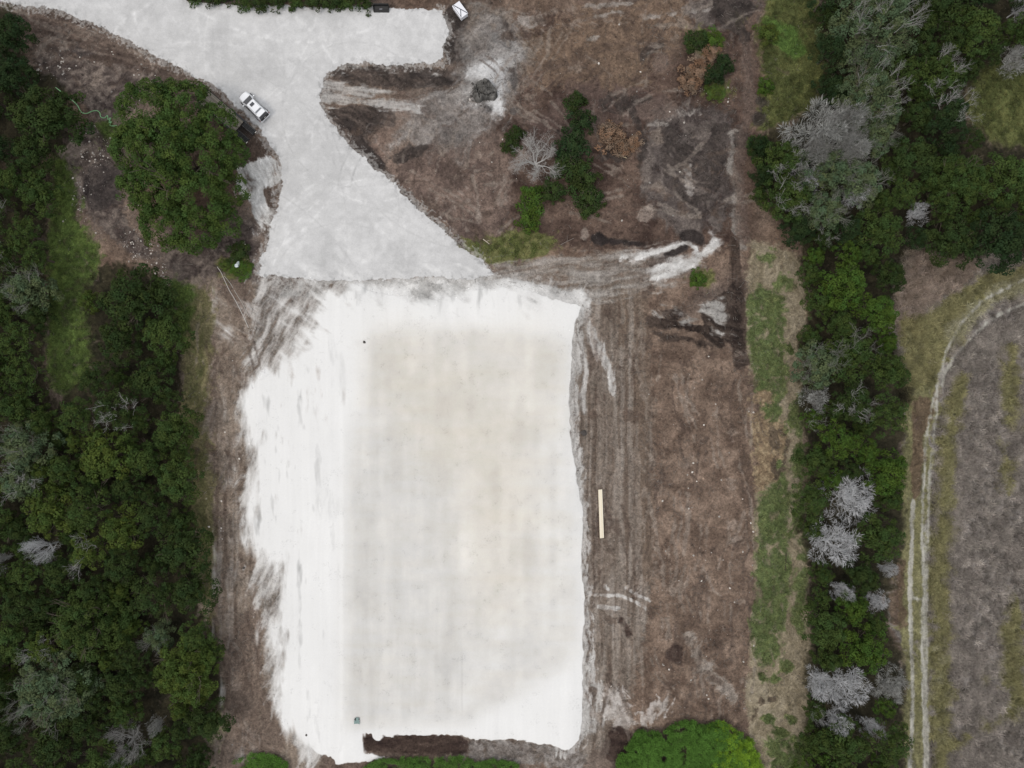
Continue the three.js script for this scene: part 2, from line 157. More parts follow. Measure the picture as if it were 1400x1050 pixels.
lay((d) => { d.poly([[925, 318], [948, 316], [960, 328], [958, 338], [946, 330], [932, 330]]); d.poly([[905, 348], [938, 336], [934, 346], [912, 352]]); d.blob(820, 327, 10, 7); d.line([[820, 330], [880, 332]], 6, .7); }, { blur: 2.5, a: [40, 36, 36], b: [66, 60, 58], op: .95, amp: .5, gain: 1.5 });
lay((d) => { d.blob(1000, 12, 30, 16); d.line([[985, 25], [1010, 40], [1022, 52]], 12); d.blob(1040, 138, 7, 9); d.blob(1036, 162, 9, 9); d.blob(1012, 192, 10, 12); d.blob(985, 175, 12, 6); d.blob(908, 178, 9, 10); d.blob(985, 213, 8, 9); d.line([[880, 75], [900, 62]], 10); d.line([[690, 20], [706, 60], [700, 100]], 6, .6); d.poly([[900, 170], [985, 180], [995, 250], [950, 300], [905, 240]], .45); d.blob(770, 180, 16, 10, 0, .6); d.blob(850, 140, 40, 14, 0, .5); d.blob(840, 210, 22, 10, 0, .6); d.line([[870, 145], [880, 200], [872, 222]], 8, .8); d.blob(620, 25, 16, 16); d.blob(616, 60, 8, 22); d.line([[560, 100], [620, 112]], 10, .7); d.line([[470, 165], [500, 205], [520, 228]], 12, .8); d.blob(560, 210, 26, 8, -15, .8); }, { blur: 4, a: [44, 40, 39], b: [76, 69, 66], nf: [.1, .1], op: .85, amp: 1.2, gain: 1.5 });
lay((d) => { d.line([[1022, 62], [1024, 120], [1016, 180], [1012, 250], [1015, 330]], 15, .8); d.poly([[880, 140], [905, 130], [925, 150], [900, 165], [870, 160]]); d.blob(720, 160, 18, 10); d.blob(905, 85, 9, 12, 20); }, { blur: 5, a: [92, 80, 76], b: [110, 97, 91], nf: [.15, .02], op: .7, amp: .7 });
lay((d) => { d.line([[800, 6], [862, 3]], 3); d.line([[810, 22], [850, 14]], 3); d.line([[880, 26], [970, 16]], 2.5); d.line([[800, 56], [816, 52]], 4); d.line([[888, 168], [915, 172]], 5, .9); d.line([[905, 160], [960, 150]], 4, .5); d.line([[938, 226], [942, 260]], 7, .8); d.blob(728, 25, 20, 8, 0, .5); }, { blur: 2, a: [130, 124, 120], b: [160, 154, 150], nf: [.12, .2], op: .75, amp: 1.4, gain: 1.6 });
lay((d) => { d.line([[888, 440], [930, 444], [960, 456], [985, 470]], 9); d.line([[895, 455], [940, 466], [970, 476]], 5, .8); d.poly([[958, 425], [1000, 395], [1012, 395], [1015, 460], [985, 470], [960, 458]], .9); d.poly([[1000, 385], [1015, 385], [1018, 500], [1003, 505]]); d.blob(920, 430, 14, 6); }, { blur: 3, a: [40, 34, 32], b: [80, 70, 65], nf: [.05, .16], ang: 12, op: .95, amp: 1.0, gain: 1.6 });
lay((d) => { d.poly([[955, 418], [985, 412], [994, 425], [990, 440], [972, 432], [960, 428]]); d.blob(940, 437, 12, 7); d.line([[895, 427], [935, 430]], 7, .6); d.line([[975, 452], [1000, 456]], 3, .8); }, { blur: 4, a: [146, 143, 140], b: [180, 178, 175], nf: [.05, .2], ang: 10, op: .85, amp: 1.5, soft: .45, oct: 5 });
// dust round the pad
lay((d) => { d.poly([[350, 384], [500, 384], [470, 410], [430, 460], [385, 520], [335, 530], [345, 450]]); d.poly([[325, 540], [360, 515], [420, 520], [400, 780], [380, 800], [330, 720], [335, 640]]); d.poly([[345, 770], [400, 770], [400, 990], [450, 1040], [420, 1050], [375, 960], [365, 860]]); d.poly([[470, 382], [670, 382], [800, 400], [810, 440], [640, 425], [490, 425]]); }, { blur: 8, a: [122, 117, 113], b: [208, 206, 204], nf: [.035, .17], ang: -62, op: .85, amp: 1.2, soft: .45, con: 2.8, wp: .25, oct: 5 });
lay((d) => { d.poly([[470, 384], [700, 380], [800, 405], [800, 430], [640, 425], [480, 430]]); }, { blur: 6, a: [174, 173, 172], b: [226, 225, 224], nf: [.03, .045], op: .95, amp: .9, con: 2.4, oct: 3, gain: 1.4 });
lay((d) => { d.line([[590, 392], [630, 396], [640, 410], [600, 420], [570, 400]], 12); d.line([[400, 383], [560, 384], [640, 388]], 4); d.line([[380, 400], [440, 400]], 12, .6); }, { blur: 5, a: [130, 128, 126], b: [168, 167, 165], nf: [.12, .12], op: .6, amp: 1.2 });
lay((d) => { for (const [x, y0, y1, w] of [[783, 440, 640, 12], [796, 450, 560, 10], [792, 620, 690, 12], [803, 780, 880, 8], [806, 900, 985, 14]]) d.line([[x, y0], [x, y1]], w, .8); d.line([[790, 430], [812, 452], [830, 490], [838, 540]], 8, .8); d.line([[796, 445], [835, 510]], 5);  d.poly([[800, 930], [850, 940], [845, 980], [790, 1020]], .5); }, { blur: 3, a: [150, 147, 144], b: [206, 204, 202], nf: [.22, .03], op: .8, amp: 1.5, soft: .4, wp: .25 });
lay((d) => { d.poly([[820, 945], [850, 940], [858, 965], [866, 990], [862, 1004], [835, 990], [826, 965]]); d.blob(900, 968, 16, 8, -30); d.blob(885, 982, 16, 7, -20, .8); }, { blur: 5, a: [150, 142, 136], b: [200, 194, 190], nf: [.16, .16], op: .8, amp: 1.6 });
lay((d) => { d.poly([[832, 998], [850, 994], [866, 1008], [862, 1024], [846, 1042], [828, 1040], [836, 1020]]); d.poly([[496, 1004], [560, 1003], [630, 1006], [640, 1030], [560, 1030], [495, 1026]]); d.poly([[630, 1008], [720, 1016], [735, 1032], [640, 1030]], .5); d.poly([[908, 902], [922, 878], [934, 884], [930, 908]]); d.line([[848, 845], [862, 870]], 8, .8); }, { blur: 3, a: [52, 42, 40], b: [80, 68, 63], nf: [.03, .12], op: .92, amp: .7, still: 1 });
lay((d) => { d.poly([[640, 1008], [750, 1020], [800, 1030], [800, 1050], [640, 1034]]); }, { blur: 5, a: [104, 97, 93], b: [150, 145, 142], nf: [.12, .2], op: .85, amp: .9 });
lay((d) => { d.poly([[330, 232], [352, 222], [372, 214], [384, 230], [380, 250], [356, 252], [364, 280], [356, 295], [350, 262], [338, 270], [326, 262]]); d.line([[345, 270], [356, 320]], 5); d.line([[357, 262], [368, 310]], 5); d.line([[372, 262], [378, 300]], 6, .5); }, { blur: 4, a: [168, 166, 164], b: [244, 243, 242], nf: [.14, .03], ang: -22, op: 1, amp: 1.9, soft: .35, wp: .3, oct: 5, gain: 1.9 });
lay((d) => { d.line([[940, 870], [968, 915], [1000, 955]], 16, .7); d.line([[965, 905], [985, 935], [1002, 952]], 4); d.line([[948, 930], [955, 948]], 3, .7); }, { blur: 3, a: [128, 120, 114], b: [164, 158, 152], nf: [.15, .02], ang: 58, op: .7, amp: 1.1 });
lay((d) => { d.line([[700, 25], [790, 10], [860, 2]], 4, .8); d.line([[740, 40], [850, 28], [950, 14]], 4, .6); d.line([[600, 300], [690, 240], [720, 205]], 5, .7); d.line([[590, 290], [670, 235]], 4, .6); d.line([[620, 320], [700, 262]], 4, .6); }, { blur: 2.5, a: [122, 112, 107], b: [146, 136, 130], nf: [.2, .02], ang: -35, op: .55, amp: 1.3 });

{ // scrape and tyre marks of the clearing machines
  const r = rng(88), zones = [[650, 10, 1010, 320, 46], [885, 480, 1030, 960, 40], [460, 170, 660, 330, 16], [40, 20, 260, 110, 14], [270, 400, 345, 1030, 22], [800, 400, 890, 990, 26]];
  const marks = (seed, dark) => (d) => { for (const [x0, y0, x1, y1, n] of zones) for (let i = 0; i < n; i++) { let x = x0 + r() * (x1 - x0), y = y0 + r() * (y1 - y0), a = (y1 - y0 > 2 * (x1 - x0) ? 1.57 + (r() - .5) * .5 : r() * 6.28), k = (r() - .5) * .09, p = []; const len = 6 + r() * 12; for (let j = 0; j < len; j++) { p.push([x, y]); x += Math.cos(a) * 5; y += Math.sin(a) * 5; a += k; } d.line(p, 1.2 + r() * 3, .45 + .5 * r()); if (r() < .5) d.line(p.map(([u, v]) => [u + 9 * Math.sin(a), v - 9 * Math.cos(a)]), 1.5 + r() * 2, .6); } };
  lay(marks(1), { blur: 1, a: [70, 60, 56], b: [96, 84, 78], nf: [.08, .08], op: .5, amp: 1.1, gain: 1.5, soft: .35 });
  lay(marks(2), { blur: 1, a: [124, 114, 108], b: [150, 141, 134], nf: [.08, .08], op: .5, amp: 1.1, gain: 1.5, soft: .35 });
  lay((d) => { for (const [x0, y0, x1, y1, n] of zones) for (let i = 0; i < n * .5; i++) d.blob(x0 + r() * (x1 - x0), y0 + r() * (y1 - y0), 3 + r() * 12, 2 + r() * 7, r() * 180, .5 + .5 * r()); }, { blur: 3, a: [66, 56, 52], b: [92, 79, 72], nf: [.16, .16], op: .6, amp: 1.3 });
  lay((d) => { for (const [x0, y0, x1, y1, n] of zones) for (let i = 0; i < n * .4; i++) d.blob(x0 + r() * (x1 - x0), y0 + r() * (y1 - y0), 3 + r() * 11, 2 + r() * 6, r() * 180, .5 + .5 * r()); }, { blur: 3, a: [122, 110, 102], b: [152, 140, 132], nf: [.16, .16], op: .5, amp: 1.3 });
}
lay((d) => { d.line(ROAD.slice(3, 50), 9); d.line(ROAD.slice(46, 62), 8); }, { blur: 3, a: [140, 137, 134], b: [186, 184, 182], nf: [.34, .34], op: .6, amp: 2.6, soft: .4, oct: 3, wp: .2 });
lay((d) => { d.line(PAD.slice(7, 22), 12); }, { blur: 4, a: [150, 147, 144], b: [214, 212, 210], nf: [.3, .1], op: .7, amp: 2.2, soft: .4, oct: 4, wp: .25 });
function cover(L, px, py, out) {   // coverage of one layer at a point; out.n its grain
  const wp = L.still ? 0 : L.wp ?? .5; px += out.wx * wp; py += out.wy * wp;
  const m = at(L.m, px, py); if (m < .012) return 0;
  px += out.wx * wp; py += out.wy * wp;
  const a = L.ang * Math.PI / 180, x = px * Math.cos(a) + py * Math.sin(a), y = -px * Math.sin(a) + py * Math.cos(a);
  const n = fbm(x * L.nf[0] + L.seed, y * L.nf[1] + L.seed * .7, L.oct); out.n = n;
  const e = fbm(px * .2 + L.seed * 3, py * .2, 3);
  return L.op * sst(.5 - L.soft, .5 + L.soft, m + L.amp * (n - .5) * 1.3 + .75 * (e - .5));
}
const edgeN = (px, py) => (fbm(px * .055, py * .055, 3) - .5) * .9 + (vn(px * .35, py * .35) - .5) * .5;
function roadCover(px, py) { const wx = px + 6 * (fbm(px * .045, py * .045, 3) - .5) + 3.2 * (vn(px * .42, py * .42) - .5) + 4 * (vn(px * .14, py * .14) - .5), wy = py + 6 * (fbm(px * .045 + 50, py * .045, 3) - .5) + 3.2 * (vn(px * .42 + 40, py * .42) - .5) + 4 * (vn(px * .14 + 40, py * .14) - .5); return at(M.road, wx, wy); }
function padCover(px, py) {
  const left = sst(560, 420, px), k = 6 + 26 * left;
  const wx = px + k * (fbm(px * .03 + 9, py * .022, 4) - .5) + (3 + 5 * left) * (vn(px * .3, py * .12) - .5), wy = py + (8 + 14 * left) * (fbm(px * .03 + 70, py * .03, 4) - .5) + 3 * (vn(px * .25 + 40, py * .3) - .5);
  return at(M.pad, wx, wy);
}
const padHaze = plan((d) => d.poly(PAD), 16);
function padPaint(px, py) { // how white the stone lies: clean-edged by the machine cuts, smeared out along the verge and the road
  const zone = Math.max(sst(520, 440, px) * sst(600, 540, py), sst(452, 400, px), sst(452, 412, py) * sst(790, 700, px)); const c = padCover(px, py); if (zone <= 0) return c;
  const top = sst(540, 450, py), ca = Math.cos(-1), sa = Math.sin(-1), x = px * ca + py * sa, y = -px * sa + py * ca;
  const n = mix(fbm(px * .085 + 3, py * .022, 5), fbm(x * .085 + 3, y * .03, 5), top), n2 = fbm(px * .035 + 60, py * .035, 3);
  return mix(c, sst(.08, .96, at(padHaze, px, py) * 1.12 + 1.5 * (n - .5) + .7 * (n2 - .5)), zone);
}
const ROADARCS = (() => { const r = rng(17), a = []; for (let i = 0; i < 26; i++) { const R = 40 + r() * 260, t = r() * 6.28, qx = 340 + r() * 200, qy = 40 + r() * 300; a.push([qx + Math.cos(t) * R, qy + Math.sin(t) * R, R, 1 + r() * 1.6, (r() < .5 ? -1 : 1) * (5 + r() * 8)]); } return a; })();
const ringTrack = (px, py, cx, cy, r, w) => Math.exp(-(((Math.hypot(px - cx, py - cy) - r) / w) ** 2));
const padTan = plan((d) => { d.poly([[505, 455], [640, 448], [775, 462], [778, 640], [790, 720], [790, 900], [640, 985], [470, 995], [470, 900], [476, 640]]); }, 10);
const padWarm = plan((d) => { d.blob(545, 500, 40, 60); d.blob(600, 560, 60, 90); d.blob(680, 700, 50, 150); d.blob(720, 520, 50, 90, 0, .7); d.blob(560, 480, 22, 30); d.blob(650, 480, 40, 30, 0, .7); }, 26);
const padGrey = plan((d) => { d.poly([[470, 800], [632, 790], [632, 990], [470, 998]]); d.blob(560, 700, 60, 120, 0, .6); d.poly([[470, 600], [520, 480], [540, 600], [530, 780], [472, 800]], .6); }, 14);

const TW = 2048, TH = 2048, tex = new Uint8Array(TW * TH * 4), bmp = new Uint8Array(TW * TH);
const enc = (() => { const t = new Uint8Array(4097); for (let i = 0; i <= 4096; i++) { const l = i / 4096, v = l <= .0031308 ? l * 12.92 : 1.055 * l ** (1 / 2.4) - .055; t[i] = Math.round(v * 255); } return t; })();
const dec = new Float32Array(256); for (let i = 0; i < 256; i++) dec[i] = lin(i);
{
  const o = { n: 0, wx: 0, wy: 0 }, wr = rng(4);
  for (let j = 0; j < TH; j++) {
    const py = PH * (1 - (j + .5) / TH) - OY;
    for (let i = 0; i < TW; i++) {
      const px = PW * (i + .5) / TW - OX, w = (wr() - .5);
      const rc = roadCover(px, py), pc = px > 290 && px < 840 && py > 360 && py < 1075 ? padPaint(px, py) : 0;
      let r, g, b, rough = 1;
      const fine = vn(px * .9, py * .9), fine2 = vn(px * .38 + 31, py * .38);
      if (pc > .98) { r = g = b = 200; } else {
        const n = clamp((fbm(px * .04, py * .04, 5) - .5) * 2.4 + .5), h = fbm(px * .012 + 40, py * .012, 3);
        r = mix(88, 128, n) + (h - .5) * 16; g = mix(76, 113, n) + (h - .5) * 4; b = mix(70, 104, n) - (h - .5) * 6;
        const w1 = fbm(px * .022 + 3, py * .022, 4), w2 = fbm(px * .022 + 80, py * .022 + 20, 4); o.wx = (w1 - .5) * 30; o.wy = (w2 - .5) * 30;
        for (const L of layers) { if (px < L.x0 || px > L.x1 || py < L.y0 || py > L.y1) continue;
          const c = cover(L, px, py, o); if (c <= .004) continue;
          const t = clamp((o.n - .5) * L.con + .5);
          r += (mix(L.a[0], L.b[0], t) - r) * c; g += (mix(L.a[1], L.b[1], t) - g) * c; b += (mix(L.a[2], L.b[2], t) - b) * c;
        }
        const soil = g > r ? 0 : sst(150, 110, g) * sst(6, 16, r - b); g *= 1 - .006 * soil; b *= 1 - .022 * soil;
        const rw = fbm(px * .02 + 7, py * .02, 2) * 9, rg = Math.abs(fbm(px * .07 + rw, py * .07 - rw, 3) - .5), rg2 = Math.abs(fbm(px * .17 - rw, py * .11 + rw, 2) - .5); const sc = (rg < .03 ? (.03 - rg) * 4.5 : 0) - (rg2 < .035 ? (.035 - rg2) * 4.2 : 0);
        const dm = mix(1, .4, sst(120, 190, g)), q = 1 + dm * (sc * .8 + (fine - .5) * .22 + (fine2 - .5) * .15 + (fbm(px * .2 + o.wx * .4, py * .2 - o.wy * .4, 3) - .5) * .3 + w * .14); r *= q; g *= q; b *= q;
        if (fine > .95 && w > .3) { r = mix(r, 190, .5); g = mix(g, 182, .5); b = mix(b, 174, .5); }
      }
      if (rc > .02) {
        const n = fbm(px * .02, py * .02, 4), m2 = fbm(px * .12, py * .12, 3), st = fbm(px * .02 + 9, py * .18, 3);
        let v = 204 + (n - .5) * 30 + (m2 - .5) * 22 + (fine - .5) * 9 + w * 9 + (st - .5) * 5;
        v += 6 * (ringTrack(px, py, 500, 330, 40, 5) + ringTrack(px, py, 500, 330, 26, 4) + ringTrack(px, py, 452, 318, 60, 4)) * (m2 * 1.6);
        v -= 26 * sst(.5, .9, m2 + .25) * (ringTrack(px, py, 560, 262, 98, 1.6) + ringTrack(px, py, 566, 262, 86, 1.4)) * sst(200, 225, py) * sst(262, 240, py) * sst(560, 540, px);
        for (const [cx, cy, rr, wd, am] of ROADARCS) v += am * ringTrack(px, py, cx, cy, rr, wd) * clamp((m2 - .38) * 4);
        const es = at(M.roadSoft, px, py); if (es < .96) v -= sst(.56, .72, fbm(px * .22 + 4, py * .22, 3)) * (1 - es) * 70;
        const c = sst(.3, .7, rc + (fine - .5) * .3); r = mix(r, v, c); g = mix(g, v, c); b = mix(b, v + 1, c); rough = mix(1, .22, c);
      }
      if (pc > .02) {
        const n = fbm(px * .018, py * .018, 4), st = fbm(px * .11, py * .012, 4), st2 = fbm(px * .016 + 30, py * .1, 3), m2 = fbm(px * .09, py * .09, 3);
        const T = at(padTan, px, py), Wm = at(padWarm, px, py), Gy = at(padGrey, px, py);
        const gr = vn(px * .34 + 2 * vn(py * .02, 3), py * .006) - .5, gr2 = vn(px * .09 + 40, py * .004) - .5; let v = 236.5 + gr * 3.5 + (n - .5) * 10 + (st - .5) * 8;
        const bl = fbm(px * .028 + 90, py * .02, 3); v -= T * (15 + 1 + (bl - .5) * 22 + gr * 4 + gr2 * 9 + (st - .5) * 12 + (st2 - .5) * 4 + (m2 - .5) * 10); v -= Gy * (9 + (st - .5) * 10); v -= Wm * 5; v += 7 * Math.exp(-(((px - 468) / 3) ** 2)) * sst(520, 600, py); v -= 9 * Math.exp(-(((px - 632) / 1.3) ** 2)) * sst(880, 900, py) * sst(985, 960, py); v += (fine - .5) * 4 + w * 3;
        const lf = sst(500, 400, px) + sst(440, 405, py); if (lf > 0) { const s = fbm(px * .09 + 5, py * .022, 4); v -= lf * 190 * Math.max(0, s - .635); }
        if (m2 > .7 && fine > .7) v -= 12; if (fine > .955 && w > .15) v -= 16;
        v = Math.min(v, 243);
        const zn = Math.max(sst(520, 440, px) * sst(600, 540, py), sst(452, 400, px), sst(452, 412, py) * sst(790, 700, px)), c = mix(sst(.3, .7, pc), pc, zn), warm = T * 3.4 + Wm * 6 + (st2 - .5) * 5 * T; r = mix(r, v + warm * .3, c); g = mix(g, v - warm * .15, c); b = mix(b, v - warm, c); rough = mix(rough, .12, c);
      }
      const k = (j * TW + i) * 4, e = (c) => enc[(dec[clamp(Math.round(c), 0, 255)] / K * 4096) | 0];
      tex[k] = e(r); tex[k + 1] = e(g); tex[k + 2] = e(b); tex[k + 3] = 255;
      bmp[j * TW + i] = clamp(128 + rough * ((fine - .5) * 130 + (fine2 - .5) * 120 + w * 26), 0, 255);
    }
  }
}
const siteMap = new THREE.DataTexture(tex, TW, TH); siteMap.colorSpace = THREE.SRGBColorSpace; siteMap.magFilter = THREE.LinearFilter; siteMap.needsUpdate = true;
const siteBump = new THREE.DataTexture(bmp, TW, TH, THREE.RedFormat); siteBump.magFilter = THREE.LinearFilter; siteBump.needsUpdate = true;
const siteMat = std(0xffffff, .96, { map: siteMap, bumpMap: siteBump, bumpScale: .12 });

// ------------------------------------------------------------------ relief
const mounds = [[940, 322, 16, -.7], [922, 345, 10, -.35], [946, 345, 7, .4], [836, 1012, 14, -.5], [915, 890, 13, -.25], [960, 80, 40, .7], [985, 460, 12, -.3], [930, 448, 16, -.2], [975, 425, 12, .25], [820, 327, 10, -.3], [855, 325, 14, .25], [1062, 600, 14, .35], [1050, 640, 12, .3], [140, 255, 26, .25], [842, 970, 16, .3], [900, 970, 14, .3], [1042, 545, 12, .35], [768, 250, 60, .35], [1008, 440, 10, -.15], [880, 465, 10, .15], [355, 240, 14, .2]];
const trench = plan((d) => d.poly([[496, 1006], [630, 1008], [740, 1022], [740, 1034], [500, 1028]]), 4), rutM = plan((d) => { d.line([[868, 400], [872, 800]], 6); d.line([[850, 400], [852, 700]], 5); d.line([[806, 560], [806, 690]], 6); d.line([[30, 45], [150, 66], [260, 120]], 7); d.line([[20, 25], [110, 32]], 5); d.line([[1008, 370], [1010, 500]], 9); }, 3);
const CELL = 4, GNX = PW / CELL, GNZ = Math.floor(PH / CELL), GH = new Float32Array((GNX + 1) * (GNZ + 1));
for (let j = 0; j <= GNZ; j++) for (let i = 0; i <= GNX; i++) {
  const px = i * CELL - OX, py = j * CELL - OY, rd = at(M.roadSoft, px, py), pd = at(M.padSoft, px, py), wd = at(M.wood, px, py);
  const soft = (1 - rd) * (1 - pd);
  let h = (fbm(px * .006, py * .006, 2) - .5) * .8 * (1 - pd) + soft * ((fbm(px * .05, py * .05, 3) - .5) * .42 + (vn(px * .21, py * .21) - .5) * .16) + rd * .12 + pd * .4;
  h -= .3 * at(trench, px, py) + .16 * at(rutM, px, py) + .1 * at(M.track, px, py);
  for (const [mx, my, r, a] of mounds) { const d2 = ((px - mx) ** 2 + (py - my) ** 2) / (r * r); if (d2 < 6) h += a * Math.exp(-d2 * 1.2); }
  const ed = Math.min(i, j, GNX - i, GNZ - j); h *= clamp(ed / 12);
  GH[j * (GNX + 1) + i] = h;
}
function ground(px, py) {   // height of the ground's own triangles
  let x = clamp((px + OX) / CELL, 0, GNX - .001), y = clamp((py + OY) / CELL, 0, GNZ - .001); const i = x | 0, j = y | 0, u = x - i, v = y - j, o = j * (GNX + 1) + i;
  const a = GH[o], b = GH[o + 1], c = GH[o + GNX + 1], d = GH[o + GNX + 2];
  return u + v <= 1 ? a + (b - a) * u + (c - a) * v : d + (c - d) * (1 - u) + (b - d) * (1 - v);
}
const gy = (x, z) => ground(x / S + 700, z / S + 525);
const UVx = (px) => (px + OX) / PW, UVy = (py) => 1 - (py + OY) / PH;
{
  const P = new Float32Array(GH.length * 3), U = new Float32Array(GH.length * 2), I = [];
  for (let j = 0; j <= GNZ; j++) for (let i = 0; i <= GNX; i++) {
    const k = j * (GNX + 1) + i, px = i * CELL - OX, py = j * CELL - OY;
    P.set([X(px), GH[k], Z(py)], k * 3); U.set([UVx(px), UVy(py)], k * 2);
    if (i < GNX && j < GNZ) I.push(k, k + GNX + 1, k + 1, k + 1, k + GNX + 1, k + GNX + 2);
  }
  const g = new THREE.BufferGeometry(); g.setAttribute('position', new THREE.BufferAttribute(P, 3)); g.setAttribute('uv', new THREE.BufferAttribute(U, 2)); g.setIndex(I); g.computeVertexNormals();
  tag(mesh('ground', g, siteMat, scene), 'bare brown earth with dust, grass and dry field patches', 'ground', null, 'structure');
  // the land beyond
  const sh = new THREE.Shape([[-3000, -3000], [3000, -3000], [3000, 3000], [-3000, 3000]].map(([a, b]) => new THREE.Vector2(a, b)));
  const x0 = X(-OX), x1 = X(PW - OX), z0 = Z(-OY), z1 = Z(GNZ * CELL - OY);
  sh.holes.push(new THREE.Path([[x0, -z0], [x1, -z0], [x1, -z1], [x0, -z1]].map(([a, b]) => new THREE.Vector2(a, b))));
  const gg = new THREE.ShapeGeometry(sh); gg.rotateX(-Math.PI / 2);
  tag(mesh('terrain', gg, std(albedo(92, 92, 68), 1), scene), 'flat scrub land stretching away round the site', 'terrain', null, 'structure');
}
function sheet(name, fn, box, lift, label, category) {   // a layer of laid stone, cut out along its ragged edge
  const st = 2, nx = Math.round((box[2] - box[0]) / st), ny = Math.round((box[3] - box[1]) / st), V = new Float32Array((nx + 1) * (ny + 1));
  for (let j = 0; j <= ny; j++) for (let i = 0; i <= nx; i++) V[j * (nx + 1) + i] = fn(box[0] + i * st, box[1] + j * st) - .5;
  const P = [], U = [], I = [], seen = new Map();
  const vert = (x, y) => { const k = Math.round(x * 64) * 200000 + Math.round(y * 64); let n = seen.get(k); if (n === undefined) { n = P.length / 3; P.push(X(x), ground(x, y) + lift, Z(y)); U.push(UVx(x), UVy(y)); seen.set(k, n); } return n; };
  for (let j = 0; j < ny; j++) for (let i = 0; i < nx; i++) {
    const x = box[0] + i * st, y = box[1] + j * st, c = [[x, y, V[j * (nx + 1) + i]], [x, y + st, V[(j + 1) * (nx + 1) + i]], [x + st, y + st, V[(j + 1) * (nx + 1) + i + 1]], [x + st, y, V[j * (nx + 1) + i + 1]]];
    for (const tri of [[0, 1, 3], [3, 1, 2]]) {
      const q = tri.map((k) => c[k]), out = [];
      for (let k = 0; k < 3; k++) { const A = q[k], B = q[(k + 1) % 3]; if (A[2] > 0) out.push(vert(A[0], A[1])); if ((A[2] > 0) !== (B[2] > 0)) { const t = A[2] / (A[2] - B[2]); out.push(vert(A[0] + (B[0] - A[0]) * t, A[1] + (B[1] - A[1]) * t)); } }
      for (let k = 2; k < out.length; k++) I.push(out[0], out[k - 1], out[k]);
    }
  }
  const g = new THREE.BufferGeometry(); g.setAttribute('position', new THREE.Float32BufferAttribute(P, 3)); g.setAttribute('uv', new THREE.Float32BufferAttribute(U, 2)); g.setIndex(I); g.computeVertexNormals();
  tag(mesh(name, g, siteMat, scene), label, category, null, 'structure');
}
sheet('gravel_road', roadCover, [-158, -118, 690, 400], .05, 'pale grey crushed stone road and turning area', 'road');
sheet('limestone_pad', padCover, [300, 372, 830, 1060], .06, 'white crushed limestone building pad, tan in its middle', 'pad');
sheet('farm_track', (px, py) => at(M.track, px + 2 * (vn(px * .3, py * .1) - .5), py), [1230, 350, 1480, 1160], .02, 'pale twin rut farm track along the dry field', 'track');

// ------------------------------------------------------------------ scattered matter
function tuft(seed, n, h, w, lean) { // grass blades from one root
  const r = rng(seed), P = [], N = [];
  for (let i = 0; i < n; i++) {
    const a = r() * 6.283, l = h * (.6 + .6 * r()), o = lean * (.3 + r()), dx = Math.cos(a), dz = Math.sin(a), bx = dx * .06 * r(), bz = dz * .06 * r(), ww = w * (.6 + .7 * r());
    const p0 = [bx - dz * ww, 0, bz + dx * ww], p1 = [bx + dz * ww, 0, bz - dx * ww], p2 = [bx + dx * o * .5 + dz * ww * .7, l * .7, bz + dz * o * .5 - dx * ww * .7], p3 = [bx + dx * o * .5 - dz * ww * .7, l * .7, bz + dz * o * .5 + dx * ww * .7], p4 = [bx + dx * o, l * (.8 + .2 * r()), bz + dz * o];
    P.push(...p0, ...p1, ...p2, ...p0, ...p2, ...p3, ...p3, ...p2, ...p4);
  }
  const g = new THREE.BufferGeometry(); g.setAttribute('position', new THREE.Float32BufferAttribute(P, 3)); g.computeVertexNormals(); return g;
}
function scatter(name, geo, mat, seed, count, box, dens, size, color, label, category, sink = .02) {
  const r = rng(seed), mats = [], cols = [], o = new THREE.Object3D(), c = new THREE.Color();
  for (let k = 0, t = 0; k < count && t < count * 40; t++) {
    const px = box[0] + r() * (box[2] - box[0]), py = box[1] + r() * (box[3] - box[1]); if (r() > dens(px, py)) continue;
    const s = size(r, px, py); o.position.set(X(px), ground(px, py) - sink * s[1], Z(py)); o.rotation.set((r() - .5) * .3, r() * 6.283, (r() - .5) * .3); o.scale.set(...s); o.updateMatrix(); mats.push(o.matrix.clone()); color(c, r, px, py); cols.push(c.clone()); k++;
  }
  const im = new THREE.InstancedMesh(geo, mat, mats.length); mats.forEach((m, i) => { im.setMatrixAt(i, m); im.setColorAt(i, cols[i]); });
  im.name = name; im.castShadow = im.receiveShadow = true; scene.add(im); return tag(im, label, category, null, 'stuff');
}
const ALL = [-30, -30, 1430, 1080], hard = (px, py) => at(M.road, px, py) > .2 || at(M.pad, px, py) > .15;
const byTex = (px, py) => { const k = (clamp(Math.floor((1 - (py + OY) / PH) * TH), 0, TH - 1) * TW + clamp(Math.floor((px + OX) / PW * TW), 0, TW - 1)) * 4; return [dec[tex[k]], dec[tex[k + 1]], dec[tex[k + 2]]]; };
const green = (px, py) => { const [r, g, b] = byTex(px, py); return hard(px, py) ? 0 : clamp((g - Math.max(r, b)) / (g + .001) * 7); };
const stone = (() => { const g = new THREE.IcosahedronGeometry(1, 1), p = g.attributes.position; for (let i = 0; i < p.count; i++) { const x = p.getX(i), y = p.getY(i), z = p.getZ(i), q = .72 + .5 * vn(x * 1.7 + 5, y * 1.7 + z * 2.3 + 9); p.setXYZ(i, x * q, y * q * .75, z * q); } g.computeVertexNormals(); return g; })();
scatter('grass', tuft(3, 9, .16, .022, .2), std(0xffffff, .9, { side: THREE.DoubleSide }), 11, 11000, ALL, (x, y) => green(x, y) * (1 - .6 * at(M.wood, x, y)), (r) => { const s = .6 + .9 * r(); return [s * 1.2, s, s * 1.2]; }, (c, r, px, py) => { const [a, g, b] = byTex(px, py), q = 1.1 + .6 * r(); c.setRGB(a * q * (.95 + .15 * r()), g * q, b * q); }, 'short green grass patches on the verges and clearings', 'grass');
